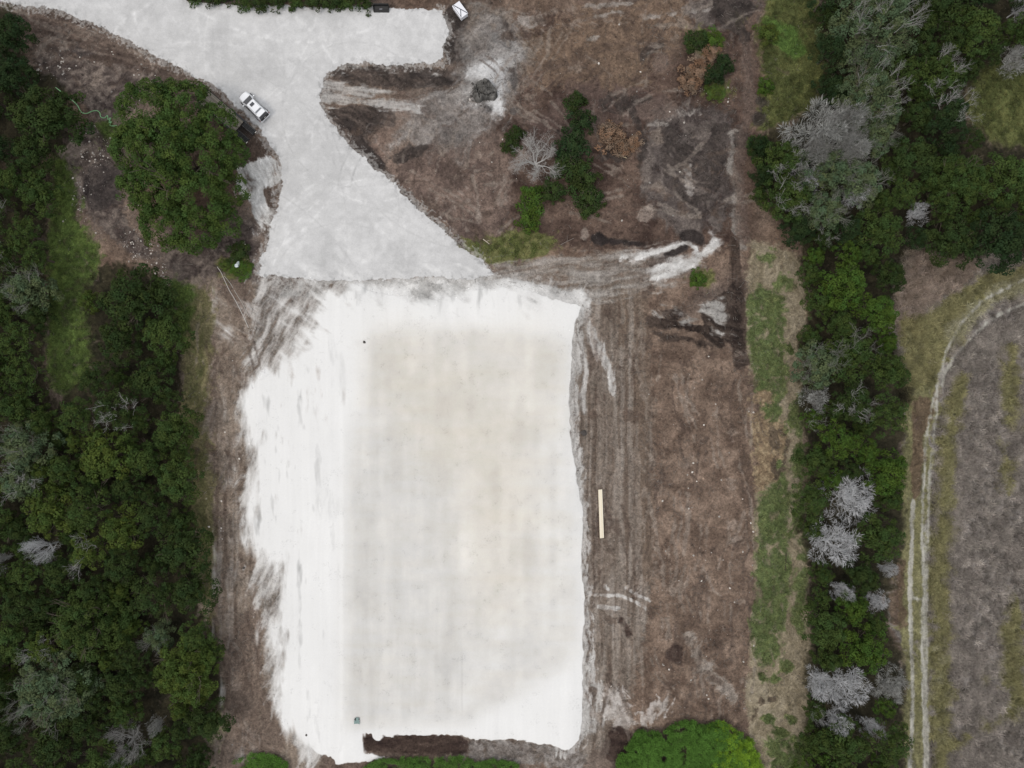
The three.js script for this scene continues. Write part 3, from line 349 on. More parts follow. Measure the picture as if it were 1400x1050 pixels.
const fieldD = plan((d) => d.poly([[1228, 345], [1290, 345], [1400, 348], [1560, 330], [1560, 1170], [1272, 1170], [1272, 700], [1290, 540], [1262, 520], [1236, 560], [1212, 440]]), 3);
scatter('dry_brush', tuft(5, 12, .42, .02, .34), std(0xffffff, .95, { side: THREE.DoubleSide }), 12, 30000, [1205, 335, 1450, 1090], (x, y) => at(fieldD, x, y) * (at(M.track, x, y) > .1 ? 0 : 1) * (.25 + .75 * sst(.4, .6, fbm(x * .03, y * .03, 3))), (r) => { const s = .6 + .9 * r(); return [s * 1.2, s, s * 1.2]; }, (c, r, px, py) => { const [a, g, b] = byTex(px, py), q = 1.05 + 1.0 * r(); c.setRGB(a * q, g * q * .985, b * q * .95); }, 'grey dead grass and brush covering the field past the farm track', 'dry grass');
scatter('soil_clods', stone, std(0xffffff, .97), 13, 15000, ALL, (x, y) => { if (hard(x, y)) return 0; return (1 - at(M.wood, x, y)) * (1 - green(x, y)) * (x > 1095 ? 0 : 1) * (.25 + .75 * sst(.45, .65, fbm(x * .03 + 4, y * .03, 3))); }, (r) => { const s = .05 + .13 * r() * r() * r() + .03 * r(); return [s * 1.2, s, s]; }, (c, r, px, py) => { const [a, g, b] = byTex(px, py), q = .75 + .55 * r(); c.setRGB(a * q, g * q, b * q); }, 'loose brown clods strewn over the cleared earth', 'soil', .2);
const rubD = plan((d) => { d.blob(110, 270, 12, 30, 0, .8); d.blob(182, 326, 16, 16); d.blob(196, 345, 22, 16); d.blob(222, 372, 8, 18); d.blob(130, 205, 25, 25, 0, .7); d.blob(225, 375, 10, 14, 0, .6); d.blob(70, 90, 30, 16, 0, .35); d.blob(845, 960, 16, 24, 0, .5); d.blob(970, 130, 40, 14, 0, .3); d.poly([[880, 480], [1030, 480], [1040, 980], [900, 980]], .03); d.poly([[660, 10], [1010, 10], [1000, 330], [560, 280]], .012); d.poly([[30, 20], [250, 110], [180, 340], [90, 300], [100, 150]], .05); d.poly([[255, 380], [345, 380], [380, 1040], [300, 1040]], .012); }, 5);
scatter('rubble', stone, std(0xffffff, .92), 14, 3000, ALL, (x, y) => hard(x, y) ? 0 : at(rubD, x, y), (r) => { const s = .03 + .13 * r() ** 4; return [s * 1.3, s, s]; }, (c, r) => { const q = .2 + .42 * r(); c.setRGB(q, q * .93, q * .86); }, 'pale broken stone rubble scattered on the bare earth', 'rubble', .2);
const stick = (() => { const g = new THREE.CylinderGeometry(.018, .03, 1, 5); g.rotateZ(Math.PI / 2); g.translate(0, .03, 0); return g; })();
scatter('brush_litter', stick, std(0xffffff, .95), 15, 5200, ALL, (x, y) => hard(x, y) ? 0 : (x > 640 && x < 1100 || x < 350) ? (1 - at(M.wood, x, y)) * (.15 + .85 * sst(.5, .68, fbm(x * .02 + 8, y * .02, 3))) : 0, (r) => [.3 + 1.1 * r() * r(), .8, .8], (c, r) => { const q = .08 + .2 * r() * r(); c.setRGB(q, q * .9, q * .82); }, 'broken twigs and sticks left on the cleared earth', 'twigs');
// loose stone on the road and clods pushed up along its edge and the pad's
scatter('edge_gravel', stone, std(0xffffff, .95), 16, 3400, [-20, -10, 830, 1050], (x, y) => { const a = at(M.roadSoft, x, y), b = at(M.padSoft, x, y); return Math.max(4 * a * (1 - a), 4 * b * (1 - b)) ** 2; }, (r) => { const s = .03 + .1 * r() ** 3; return [s * 1.3, s, s]; }, (c, r, px, py) => { const [a, g, b] = byTex(px, py), q = .85 + .4 * r(); c.setRGB(a * q, g * q, b * q); }, 'crumbs of stone and earth along the road and pad edges', 'gravel', .1);

// ------------------------------------------------------------------ vegetation
const V3 = (x, y, z) => new THREE.Vector3(x, y, z);
function rdir(r, lo = -1) { const y = lo + (1 - lo) * r(), a = r() * 6.283, s = Math.sqrt(Math.max(0, 1 - y * y)); return [Math.cos(a) * s, y, Math.sin(a) * s]; }
function crown(seed, lobes, o) {   // lobes [x, y, z, r, squash]; leaf sprays on clumps on lobes
  const r = rng(seed), P = [], N = [], C = [];
  const clumps = [];
  for (const [lx, ly, lz, lr, sq = .75] of lobes) {
    const n = Math.round(o.dens * lr * lr);
    for (let i = 0; i < n; i++) {
      const d = rdir(r, -.35), q = .72 + .34 * r(), c = [lx + d[0] * lr * q, ly + d[1] * lr * sq * q, lz + d[2] * lr * q];
      let deep = false; for (const L of lobes) { if (L[0] === lx && L[2] === lz) continue; const e = Math.hypot(c[0] - L[0], (c[1] - L[1]) / (L[4] ?? .75), c[2] - L[2]); if (e < L[3] * .62) deep = true; }
      if (deep && r() > .2) continue; clumps.push([c, d, o.clump[0] + (o.clump[1] - o.clump[0]) * r(), r()]);
    }
  }
  for (const [c, d, cr, tone] of clumps) {
    const ct = .6 + .4 * tone, warm = (r() - .5) * .22, nl = Math.round(o.leaves * (cr / o.clump[1]) ** 1.6);
    for (let i = 0; i < nl; i++) {
      const e = rdir(r), up = [e[0] + d[0] * .5, e[1] + d[1] * .5 + .25, e[2] + d[2] * .5], l0 = Math.hypot(...up) || 1, q = cr * (.45 + .6 * Math.sqrt(r()));
      const p = [c[0] + up[0] / l0 * q, c[1] + up[1] / l0 * q * .8, c[2] + up[2] / l0 * q];
      let nx = up[0] / l0 * .7 + (r() - .5) * 1.3, ny = up[1] / l0 * .7 + .35 + (r() - .5) * 1.1, nz = up[2] / l0 * .7 + (r() - .5) * 1.3; const nl2 = Math.hypot(nx, ny, nz) || 1; nx /= nl2; ny /= nl2; nz /= nl2;
      let tx = r() - .5, ty = r() - .5, tz = r() - .5; const dt = tx * nx + ty * ny + tz * nz; tx -= dt * nx; ty -= dt * ny; tz -= dt * nz; const tl = Math.hypot(tx, ty, tz) || 1; tx /= tl; ty /= tl; tz /= tl;
      if (o.radial) { tx = up[0] / l0 + (r() - .5) * .7; ty = up[1] / l0 + (r() - .5) * .7; tz = up[2] / l0 + (r() - .5) * .7; const a = tx * nx + ty * ny + tz * nz; nx -= a * tx * .6; const h = Math.hypot(tx, ty, tz) || 1; tx /= h; ty /= h; tz /= h; const c = tx * nx + ty * ny + tz * nz; nx -= c * tx; ny -= c * ty; nz -= c * tz; const m = Math.hypot(nx, ny, nz) || 1; nx /= m; ny /= m; nz /= m; }
      const bx = ny * tz - nz * ty, by = nz * tx - nx * tz, bz = nx * ty - ny * tx, L = o.leaf[0] * (.6 + .7 * r()) * .5, W = o.leaf[1] * (.6 + .7 * r()) * .5, k = (r() - .5) * .5;
      const a = [p[0] - tx * L, p[1] - ty * L, p[2] - tz * L], b = [p[0] + bx * W + tx * L * k, p[1] + by * W + ty * L * k, p[2] + bz * W + tz * L * k], f = [p[0] + tx * L, p[1] + ty * L, p[2] + tz * L], g = [p[0] - bx * W, p[1] - by * W, p[2] - bz * W];
      P.push(...a, ...g, ...b, ...b, ...g, ...f);
      const v = ct * (.72 + .28 * r()); for (let z = 0; z < 6; z++) { N.push(nx, ny, nz); if (o.radial) C.push(v, v, v); else C.push(clamp(v * (.86 + warm)), v * .93, clamp(v * (.84 - warm * .7))); }
    }
  }
  const g = new THREE.BufferGeometry(); g.setAttribute('position', new THREE.Float32BufferAttribute(P, 3)); g.setAttribute('normal', new THREE.Float32BufferAttribute(N, 3)); g.setAttribute('color', new THREE.Float32BufferAttribute(C, 3)); return g;
}
class Wood {   // tapered limbs gathered into one geometry
  constructor() { this.P = []; this.N = []; }
  limb(a, b, ra, rb, k = 5) {
    const d = b.clone().sub(a).normalize(), u = Math.abs(d.y) < .9 ? V3(0, 1, 0) : V3(1, 0, 0), s = u.clone().cross(d).normalize(), t = d.clone().cross(s);
    for (let i = 0; i < k; i++) {
      const c0 = i / k * 6.2832, c1 = (i + 1) / k * 6.2832, n0 = s.clone().multiplyScalar(Math.cos(c0)).addScaledVector(t, Math.sin(c0)), n1 = s.clone().multiplyScalar(Math.cos(c1)).addScaledVector(t, Math.sin(c1));
      const p = [a.clone().addScaledVector(n0, ra), a.clone().addScaledVector(n1, ra), b.clone().addScaledVector(n1, rb), b.clone().addScaledVector(n0, rb)];
      for (const [q, n] of [[0, n0], [1, n1], [2, n1], [0, n0], [2, n1], [3, n0]]) { this.P.push(p[q].x, p[q].y, p[q].z); this.N.push(n.x, n.y, n.z); }
    }
  }
  build() { const g = new THREE.BufferGeometry(); g.setAttribute('position', new THREE.Float32BufferAttribute(this.P, 3)); g.setAttribute('normal', new THREE.Float32BufferAttribute(this.N, 3)); return g; }
}
function grow(w, r, p, d, len, rad, depth, o) {
  let a = p.clone(), dir = d.clone(), rr = rad; const seg = depth > 2 ? 3 : 2, k = depth > 3 ? 6 : depth > 1 ? 4 : 3;
  for (let i = 0; i < seg; i++) {
    dir.add(V3((r() - .5) * o.wob, (r() - .5) * o.wob + o.up * .3, (r() - .5) * o.wob)).normalize();
    const b = a.clone().addScaledVector(dir, len / seg), rb = rr * (1 - .42 / seg); w.limb(a, b, rr, Math.max(rb, o.min ?? .012), k); a = b; rr = rb;
    if (depth > 0 && i < seg - 1 && r() < .75) { const q = dir.clone().add(V3((r() - .5) * 1.7, (r() - .3) * .9, (r() - .5) * 1.7)).normalize(); grow(w, r, a, q, len * .62, rr * .6, depth - 1, o); }
  }
  if (depth > 0) { const n = 2 + (r() < o.fork ? 1 : 0); for (let i = 0; i < n; i++) { const q = dir.clone().add(V3((r() - .5) * o.spread, (r() - .35) * .8, (r() - .5) * o.spread)).normalize(); grow(w, r, a, q, len * (.62 + .22 * r()), rr * .7, depth - 1, o); } }
}
function trunkGeo(seed, R, H, rad) {
  const w = new Wood(), r = rng(seed), y = H * .3; w.limb(V3(0, -.3, 0), V3(0, y, 0), rad * 1.25, rad, 8);
  const n = 5; for (let i = 0; i < n; i++) { const a = i / n * 6.283 + r(), d = V3(Math.cos(a) * .9, .6 + r() * .5, Math.sin(a) * .9).normalize(); grow(w, r, V3(0, y - .1, 0), d, R * .55, rad * .55, 2, { wob: .35, up: .2, fork: .3, spread: 1.2 }); }
  return w.build();
}
function deadGeo(seed, R, H, o = {}) {
  const w = new Wood(), r = rng(seed), y = H * (o.fork ?? .22), rad = o.rad ?? .16; w.limb(V3(0, -.3, 0), V3((r() - .5) * .2, y, (r() - .5) * .2), rad * 1.3, rad, 7);
  const n = o.n ?? 6; for (let i = 0; i < n; i++) { const a = i / n * 6.283 + r() * .8, d = V3(Math.cos(a), .35 + r() * .9, Math.sin(a)).normalize(); grow(w, r, V3(0, y - .05, 0), d, R * (o.len ?? .42), rad * .62, o.depth ?? 4, { wob: .5, up: o.up ?? .22, fork: .45, spread: 1.5, min: o.min ?? .013 }); }
  return w.build();
}
function twigGeo(seed, R, y, n, depth = 3) { // bare twigs standing out of a crown's top
  const w = new Wood(), r = rng(seed);
  for (let i = 0; i < n; i++) { const a = r() * 6.283, q = R * Math.sqrt(r()) * .8; grow(w, r, V3(Math.cos(a) * q, y * (1 - .25 * (q / R) ** 2) - 1.2, Math.sin(a) * q), V3(Math.cos(a) * .5 + (r() - .5) * .6, 1, Math.sin(a) * .5 + (r() - .5) * .6).normalize(), .95, .036, depth, { wob: .5, up: .1, fork: .5, spread: 1.5, min: .009 }); }
  return w.build();
}
function lobed(seed, R, H, n) {
  const r = rng(seed), L = [[0, H - R * .62, 0, R * .58, .8]]; const off = r() * 6.28;
  for (let i = 0; i < n; i++) { const a = off + i / n * 6.283 + (r() - .5) * .7, q = R * (.5 + .16 * r()), lr = R * (.36 + .16 * r()); L.push([Math.cos(a) * q, H - R * (.72 + .3 * r()) - lr * .3, Math.sin(a) * q, lr, .8]); }
  for (let i = 0; i < 3; i++) { const a = r() * 6.283, q = R * .3 * r(); L.push([Math.cos(a) * q, H - R * .45, Math.sin(a) * q, R * (.26 + .1 * r()), .8]); }
  return L;
}
const bark = std(albedo(98, 90, 82, 1), .95), deadBark = std(albedo(208, 209, 212, 1), .9), greyBark = std(albedo(158, 157, 155, 1), .9), mossBark = std(albedo(124, 124, 118, 1), .9), haze = leafMat(196, 197, 200, 1), hazeGrey = leafMat(172, 173, 170, 1), brownBark = std(albedo(110, 92, 78, 1), .95);
const PROTO = { oak: [], juniper: [], big: [], dead: [], shrub: [] };
for (let i = 0; i < 4; i++) PROTO.oak.push({ R: 3.1, H: 6.4, crown: crown(100 + i, lobed(200 + i, 3.1, 6.4, 6 + (i & 1)), { dens: 7, clump: [.34, .72], leaves: 78, leaf: [.31, .16] }), trunk: trunkGeo(300 + i, 3.1, 6.4, .17), twigs: twigGeo(350 + i, 2.8, 6.5, 11) });
for (let i = 0; i < 3; i++) PROTO.juniper.push({ R: 2.6, H: 6.2, crown: crown(110 + i, lobed(210 + i, 2.6, 6.2, 5).map((l) => [l[0], l[1], l[2], l[3], 1.05]), { dens: 13, clump: [.25, .5], leaves: 46, leaf: [.27, .11] }), trunk: trunkGeo(310 + i, 2.6, 6.2, .16), twigs: twigGeo(360 + i, 2.4, 6.2, 7) });
for (let i = 0; i < 2; i++) PROTO.big.push({ R: 5.6, H: 9, crown: crown(120 + i, lobed(220 + i, 5.6, 9, 9), { dens: 5.6, clump: [.42, .86], leaves: 92, leaf: [.34, .17] }), trunk: trunkGeo(320 + i, 5.6, 9, .32), twigs: twigGeo(370 + i, 5.2, 9.1, 26) });
for (let i = 0; i < 8; i++) PROTO.dead.push({ R: 3, H: 5.2, sprays: i === 4 || i === 5 ? null : crown(140 + i, lobed(240 + i, 2.9, 5.2, 6), { dens: i > 5 ? 3.6 : 2.6, clump: [.45, .95], leaves: i > 5 ? 80 : 64, leaf: [.62, .05], radial: true }), trunk: deadGeo(400 + i, 3, 5.2, i < 4 ? { n: 8, depth: 4, rad: .13, min: .011, up: .32, len: .4 } : i < 6 ? { n: 7, depth: 5, rad: .15, min: .007, len: .46, up: .1 } : { n: 9, depth: 4, rad: .12, min: .01, up: .5, fork: .34 }) });
for (let i = 0; i < 3; i++) PROTO.shrub.push({ R: 1.3, H: 1.7, crown: crown(130 + i, lobed(230 + i, 1.3, 1.7, 5), { dens: 16, clump: [.24, .46], leaves: 60, leaf: [.24, .11] }), trunk: trunkGeo(330 + i, 1.2, 1.7, .05), twigs: twigGeo(380 + i, 1.1, 1.8, 5, 2) });
const TONES = {
  dark: [leafMat(66, 80, 46), 'dark green'], mid: [leafMat(78, 94, 52), 'mid green'], olive: [leafMat(92, 106, 54), 'olive green'], grey: [leafMat(104, 116, 88), 'grey green'],
  deep: [leafMat(56, 72, 46), 'deep green'], lush: [leafMat(84, 106, 48), 'fresh green'], brown: [leafMat(148, 118, 104, 1.05), 'rusty brown'], oak: [leafMat(80, 98, 52, 1.0), 'dark green'],
};
function plant(kind, v, px, py, rpx, tone, label, category, o = {}) {
  const p = PROTO[kind][v % PROTO[kind].length], r = rng(Math.round(px * 131 + py * 17 + 7)), hGuess = p.H * rpx * S / p.R;
  const top = Math.min(hGuess, 11), k = (HC - top * .72) / HC, x = X(px) * k, z = Z(py) * k, rm = rpx * S * k, s = rm / p.R, hs = (o.h ? o.h / p.H : Math.pow(s, .7) * (.9 + .2 * r()));
  const g = thing(o.name ?? (kind === 'dead' ? 'dead_tree' : kind === 'shrub' ? 'shrub' : kind === 'juniper' ? 'juniper_tree' : 'oak_tree'), label, category, o.group);
  g.position.set(x, gy(x, z) - .02, z); g.rotation.y = r() * 6.283; g.scale.set(s * (.93 + .14 * r()), hs, s * (.93 + .14 * r()));
  mesh('trunk', p.trunk, kind === 'dead' ? (o.bark ?? deadBark) : bark, g);
  if (p.sprays) mesh('twigs', p.sprays, o.bark === greyBark ? hazeGrey : haze, g);
  if (p.crown) mesh('crown', p.crown, TONES[tone][0], g);
  if (o.twigs) mesh('bare_twigs', p.twigs, o.twigs, g);
  return g;
}
// the big oak beside the road, lobe by lobe
{
  const cx = 243, cy = 226, k = (HC - 5.5) / HC, g = thing('oak_tree', 'largest round dark green oak standing alone beside the gravel road', 'tree');
  const bx = X(cx) * k, bz = Z(cy) * k; g.position.set(bx, gy(bx, bz), bz);
  const lb = [[205, 152, 42, 7], [252, 146, 36, 6.6], [292, 170, 28, 6], [307, 205, 22, 5], [186, 205, 36, 6.4], [232, 205, 44, 8.4], [282, 222, 40, 7.4], [186, 255, 30, 5.8], [226, 262, 42, 7.8], [272, 272, 40, 7], [306, 258, 24, 5.2], [222, 305, 32, 6], [262, 312, 32, 5.8], [170, 180, 18, 5], [250, 180, 30, 8], [296, 300, 20, 4.6]].map(([x, y, r, h]) => [(x - cx) * S * k, h - 1.6, (y - cy) * S * k, r * S * k * .95, .8]);
  mesh('crown', crown(55, lb, { dens: 8.6, clump: [.42, .86], leaves: 96, leaf: [.32, .17] }), TONES.oak[0], g);
  mesh('trunk', trunkGeo(56, 8, 7.5, .5), bark, g);
}
// ---- trees told apart in the photograph: [kind, variant, px, py, radius px, tone, label, options]
const placed = [];
const T = (kind, v, px, py, r, tone, label, o = {}) => { plant(kind, v, px, py, r, tone, label, kind === 'shrub' ? 'shrub' : 'tree', o); if (kind !== 'shrub' || o.block) placed.push([px, py, r]); };
placed.push([240, 226, 90]);
T('big', 0, 1205, 25, 62, 'grey', 'broad grey green oak at the top of the grove', { twigs: greyBark });
T('big', 1, 1196, 132, 50, 'grey', 'grey green oak with silvery twigs beside the bare crowned tree', { twigs: greyBark });
T('dead', 6, 1126, 180, 44, '', 'broad bare grey tree with dense twigs in the grove', { bark: greyBark, h: 9 });
T('dead', 7, 1155, 208, 30, '', 'bare grey branches rising beside the broad bare tree', { bark: greyBark, h: 8.6 });
T('dead', 6, 1152, 172, 27, '', 'rounded bare grey crown joined to the broad bare tree', { bark: greyBark, h: 9 });
T('dead', 7, 1108, 212, 26, '', 'bare grey crown on the lane side of the broad bare tree', { bark: greyBark, h: 7.6 });
T('oak', 1, 1200, 182, 30, 'grey', 'grey green oak with bare silver top in the grove', { twigs: mossBark });
T('oak', 0, 1140, 232, 36, 'grey', 'grey green oak below the broad bare tree', { twigs: mossBark });
T('oak', 2, 1180, 242, 36, 'grey', 'grey green oak along the dark gap of the grove', { twigs: mossBark });
T('dead', 2, 1165, 268, 22, '', 'small silvery bare tree near the grove foot', { bark: deadBark, h: 6 });
T('dead', 3, 1105, 245, 22, '', 'small bare grey tree near the brown earth edge', { bark: deadBark, h: 5.6 });
T('oak', 3, 1075, 215, 32, 'mid', 'mid green oak on the grove edge by the brown earth', { twigs: greyBark });
T('oak', 1, 1082, 268, 34, 'mid', 'mid green oak at the grove corner over pinkish earth', { twigs: greyBark });
T('oak', 2, 1130, 290, 30, 'grey', 'grey tinged oak at the foot of the grove', { twigs: mossBark });
T('oak', 0, 1180, 85, 28, 'grey', 'small grey tipped oak between the two broad oaks', { twigs: mossBark });
T('oak', 3, 1290, 100, 34, 'mid', 'mid green oak bordering the grassy clearing', { twigs: greyBark });
T('oak', 1, 1345, 32, 38, 'mid', 'mid green oak above the grassy clearing');
T('dead', 1, 1392, 78, 26, '', 'bare grey tree beside the grassy clearing', { bark: greyBark, h: 5 });
T('dead', 3, 1393, 12, 16, '', 'pale bare treetop above the grassy clearing', { bark: deadBark, h: 6 });
T('big', 0, 1325, 240, 44, 'mid', 'bushy mid green oak over the dry field corner');
T('oak', 2, 1385, 235, 38, 'mid', 'mid green oak at the grove end by the clearing');
T('dead', 2, 1254, 291, 18, '', 'splayed white bare tree in the dark grove gap', { bark: deadBark, h: 4.5 });
T('oak', 0, 1310, 325, 34, 'dark', 'dark green oak overhanging the dry field');
T('oak', 3, 1380, 322, 40, 'deep', 'deep green oak beside the farm track bend');
T('dead', 0, 1172, 684, 40, '', 'white bare tree with feathery twigs, widest in the belt', { bark: deadBark, h: 6 });
T('dead', 1, 1148, 748, 40, '', 'white bare tree with feathery twigs below the widest one', { bark: deadBark, h: 6 });
T('dead', 2, 1148, 806, 16, '', 'small white bare treetop in the middle of the belt', { bark: deadBark, h: 6 });
T('dead', 3, 1209, 775, 13, '', 'small white bare treetop near the farm track', { bark: deadBark, h: 5 });
T('dead', 0, 1200, 822, 17, '', 'low pale bare bush near the farm track', { bark: deadBark, h: 4 });
T('dead', 2, 1122, 935, 26, '', 'silver bare tree beside the earth lane', { bark: deadBark, h: 6 });
T('dead', 1, 1160, 945, 34, '', 'silver bare tree in the belt behind the lane side one', { bark: deadBark, h: 6.4 });
T('dead', 6, 1216, 936, 24, '', 'round fine twigged grey bare tree by the farm track', { bark: greyBark, h: 5 });
T('dead', 0, 1145, 985, 22, '', 'thin bare tree among dark crowns at the belt end', { bark: deadBark, h: 5.6 });
T('dead', 2, 1188, 990, 18, '', 'small bare treetop among dark crowns at the belt end', { bark: deadBark, h: 5.6 });
T('oak', 1, 1125, 498, 34, 'grey', 'silvery grey oak at the middle of the belt', { twigs: mossBark });
T('oak', 0, 1170, 482, 34, 'mid', 'mid green oak behind the silvery one in the belt', { twigs: mossBark });
T('oak', 2, 1170, 548, 30, 'dark', 'dark green oak below the silvery oak in the belt', { twigs: greyBark });
T('dead', 3, 1115, 545, 22, '', 'faint grey bare tree on the grass side of the belt', { bark: greyBark, h: 5 });
T('dead', 5, 62, 747, 20, '', 'twisted pale bare tree deep in the wood', { bark: deadBark, h: 6.8 });
T('dead', 3, 3, 765, 18, '', 'pale bare branches deep in the wood', { bark: greyBark, h: 6.8 });
T('dead', 5, 168, 1022, 28, '', 'grey bare tree with straight spreading limbs in the wood', { bark: greyBark, h: 6 });
T('dead', 2, 220, 986, 12, '', 'tiny pale bare tree inside the wood', { bark: greyBark, h: 5.4 });
T('oak', 3, 30, 395, 34, 'grey', 'grey twigged oak at the clearing side of the wood', { twigs: mossBark });
T('oak', 1, 28, 612, 36, 'grey', 'grey green oak with pale twigs in the wood', { twigs: mossBark });
T('oak', 2, 22, 660, 30, 'grey', 'grey green oak below the pale twigged one in the wood', { twigs: greyBark });
T('big', 1, 110, 860, 52, 'mid', 'broad mid green oak in the heart of the wood');
T('big', 0, 55, 955, 54, 'grey', 'broad grey green oak in the heart of the wood', { twigs: mossBark });
T('oak', 2, 215, 870, 22, 'grey', 'silver tipped small oak near the wood edge', { twigs: mossBark });
T('big', 0, 250, 925, 46, 'olive', 'broad olive oak on the wood edge by the earth verge');
T('oak', 0, 172, 405, 44, 'dark', 'round dark oak at the head of the wood by the rubble');
T('oak', 1, 140, 625, 36, 'olive', 'olive oak in the middle wood');
T('oak', 3, 45, 150, 48, 'dark', 'dark oak with the green cord tangled at its edge');
// shrubs on the cleared ground
const sh = (v, px, py, r, tone, label, o = {}) => T('shrub', v, px, py, r, tone, label, o);
sh(0, 787, 135, 16, 'dark', 'small dark bush at the head of the shrub row', { h: 2 });
sh(1, 794, 163, 22, 'deep', 'deep green shrub second along the shrub row', { h: 2.2 });
sh(2, 788, 194, 27, 'deep', 'deep green shrub in the middle of the shrub row', { h: 2.4 });
sh(0, 784, 226, 27, 'dark', 'dark shrub beside the bare white tree', { h: 2.4 });
sh(1, 800, 246, 25, 'dark', 'dark shrub on the outer side of the shrub row', { h: 2.2 });
sh(2, 803, 274, 23, 'dark', 'dark shrub at the foot of the shrub row', { h: 2 });
sh(0, 726, 268, 23, 'lush', 'green shrub just below the bare white tree', { h: 1.8 });
sh(1, 724, 295, 22, 'lush', 'green shrub over the rough grass below the bare tree', { h: 1.8 });
sh(2, 755, 258, 19, 'dark', 'small green shrub between the bare tree and shrub row', { h: 1.6 });
sh(0, 704, 182, 14, 'dark', 'small bush above the bare white tree', { h: 1.8 });
sh(1, 698, 198, 14, 'dark', 'small bush touching the bare white tree', { h: 1.6 });
T('dead', 4, 733, 214, 34, '', 'bare white tree standing alone on cleared brown earth', { bark: std(albedo(178, 176, 174, 1), .9), h: 4.6 });
sh(2, 838, 182, 22, 'brown', 'rusty brown dead bush beside the shrub row', { h: 1.8 });
sh(0, 850, 198, 15, 'brown', 'rusty brown withered bush below the larger one', { h: 1.3 });
sh(1, 868, 190, 14, 'brown', 'low rusty brush fading into the earth', { h: .5 });
sh(0, 955, 52, 20, 'dark', 'dark bush on the brush island', { h: 1.8 });
sh(1, 975, 50, 16, 'lush', 'fresh green bush on the brush island', { h: 1.2 });
sh(2, 992, 88, 17, 'deep', 'deep green bush on the rim of the brush island', { h: 2 });
sh(0, 978, 98, 16, 'deep', 'deep green bush inside the brush island', { h: 2 });
sh(1, 955, 92, 20, 'brown', 'rusty dead brush heap on the island', { h: 1.5 });
sh(2, 945, 106, 17, 'brown', 'rusty withered heap at the island foot', { h: 1.2 });
sh(1, 972, 72, 15, 'brown', 'brown brush between the island bushes', { h: 1 });
sh(0, 980, 122, 15, 'olive', 'low olive bush at the brush island foot', { h: .8 });
sh(2, 955, 380, 14, 'lush', 'lone small green bush by the white ash streak', { h: .9 });
sh(1, 322, 344, 17, 'dark', 'dark weed clump by the road corner', { h: 1.2 });
sh(0, 324, 366, 17, 'lush', 'fresh weed clump round the two pale buckets', { h: .7 });
sh(2, 306, 362, 9, 'olive', 'low olive weeds beside the pale buckets', { h: .5 });
sh(2, 1048, 115, 13, 'lush', 'green bush leaning over the earth lane', { h: 1.6 });
sh(1, 1052, 40, 18, 'olive', 'olive bush at the grass margin', { h: 1.6 });
sh(0, 1040, 195, 16, 'mid', 'mid green bush at the grove edge over the lane', { h: 2.2 });
sh(1, 1042, 262, 15, 'mid', 'mid green bush at the grove corner over the lane', { h: 2 });
// hedge along the road's far side
for (let i = 0, r = rng(9); i < 15; i++) { const px = 258 + i * 24; if (px > 498) continue; sh(i, px, -5 + r() * 4 + (px < 330 ? -8 : 0), 15, i % 3 ? 'dark' : 'mid', 'bush in the hedge along the far side of the road', { h: 1.6, group: 'hedge bushes along the road' }); }
// ---- the rest of the woods: crowns packed shoulder to shoulder
function inside(poly, x, y) { let c = false; for (let i = 0, j = poly.length - 1; i < poly.length; j = i++) { const [a, b] = poly[i], [d, e] = poly[j]; if ((b > y) !== (e > y) && x < (d - a) * (y - b) / (e - b) + a) c = !c; } return c; }
function margin(poly, x, y) { let m = 1e9; for (let i = 0, j = poly.length - 1; i < poly.length; j = i++) { const [a, b] = poly[i], [d, e] = poly[j], t = clamp(((x - a) * (d - a) + (y - b) * (e - b)) / ((d - a) ** 2 + (e - b) ** 2)); m = Math.min(m, Math.hypot(x - a - t * (d - a), y - b - t * (e - b))); } return m; }
const LAND = [[62, 747, 'the twisted pale bare tree'], [168, 1022, 'the straight limbed bare tree'], [220, 986, 'the tiny bare tree'], [110, 860, 'the broad mid green oak'], [55, 955, 'the broad grey green oak'], [250, 925, 'the broad olive oak'], [172, 405, 'the round dark oak'], [28, 612, 'the pale twigged oak'], [30, 395, 'the grey twigged oak'], [258, 560, 'the grassy verge'], [272, 720, 'the brown verge'], [92, 520, 'the clearing foot'], [215, 870, 'the silver tipped oak'], [140, 625, 'the olive oak'], [45, 150, 'the hose tangled oak'], [70, 300, 'the clearing head'],
  [1128, 182, 'the broad bare grey tree'], [1205, 25, 'the broad grey oak'], [1196, 132, 'the silvery twigged oak'], [1254, 291, 'the splayed white bare tree'], [1325, 240, 'the bushy oak'], [1360, 140, 'the grassy clearing'], [1310, 325, 'the field side oak'], [1345, 32, 'the clearing top oak'], [1075, 215, 'the lane edge oak'], [1172, 684, 'the widest white bare tree'], [1148, 748, 'the second white bare tree'], [1125, 498, 'the silvery oak'], [1160, 945, 'the silver bare tree'], [1216, 936, 'the round grey bare tree'], [1165, 395, 'the field corner'], [1232, 620, 'the brown track side'], [1105, 610, 'the green grass strip'], [1225, 840, 'the white rut'], [1115, 870, 'the earth lane'], [1150, 1040, 'the belt end']];
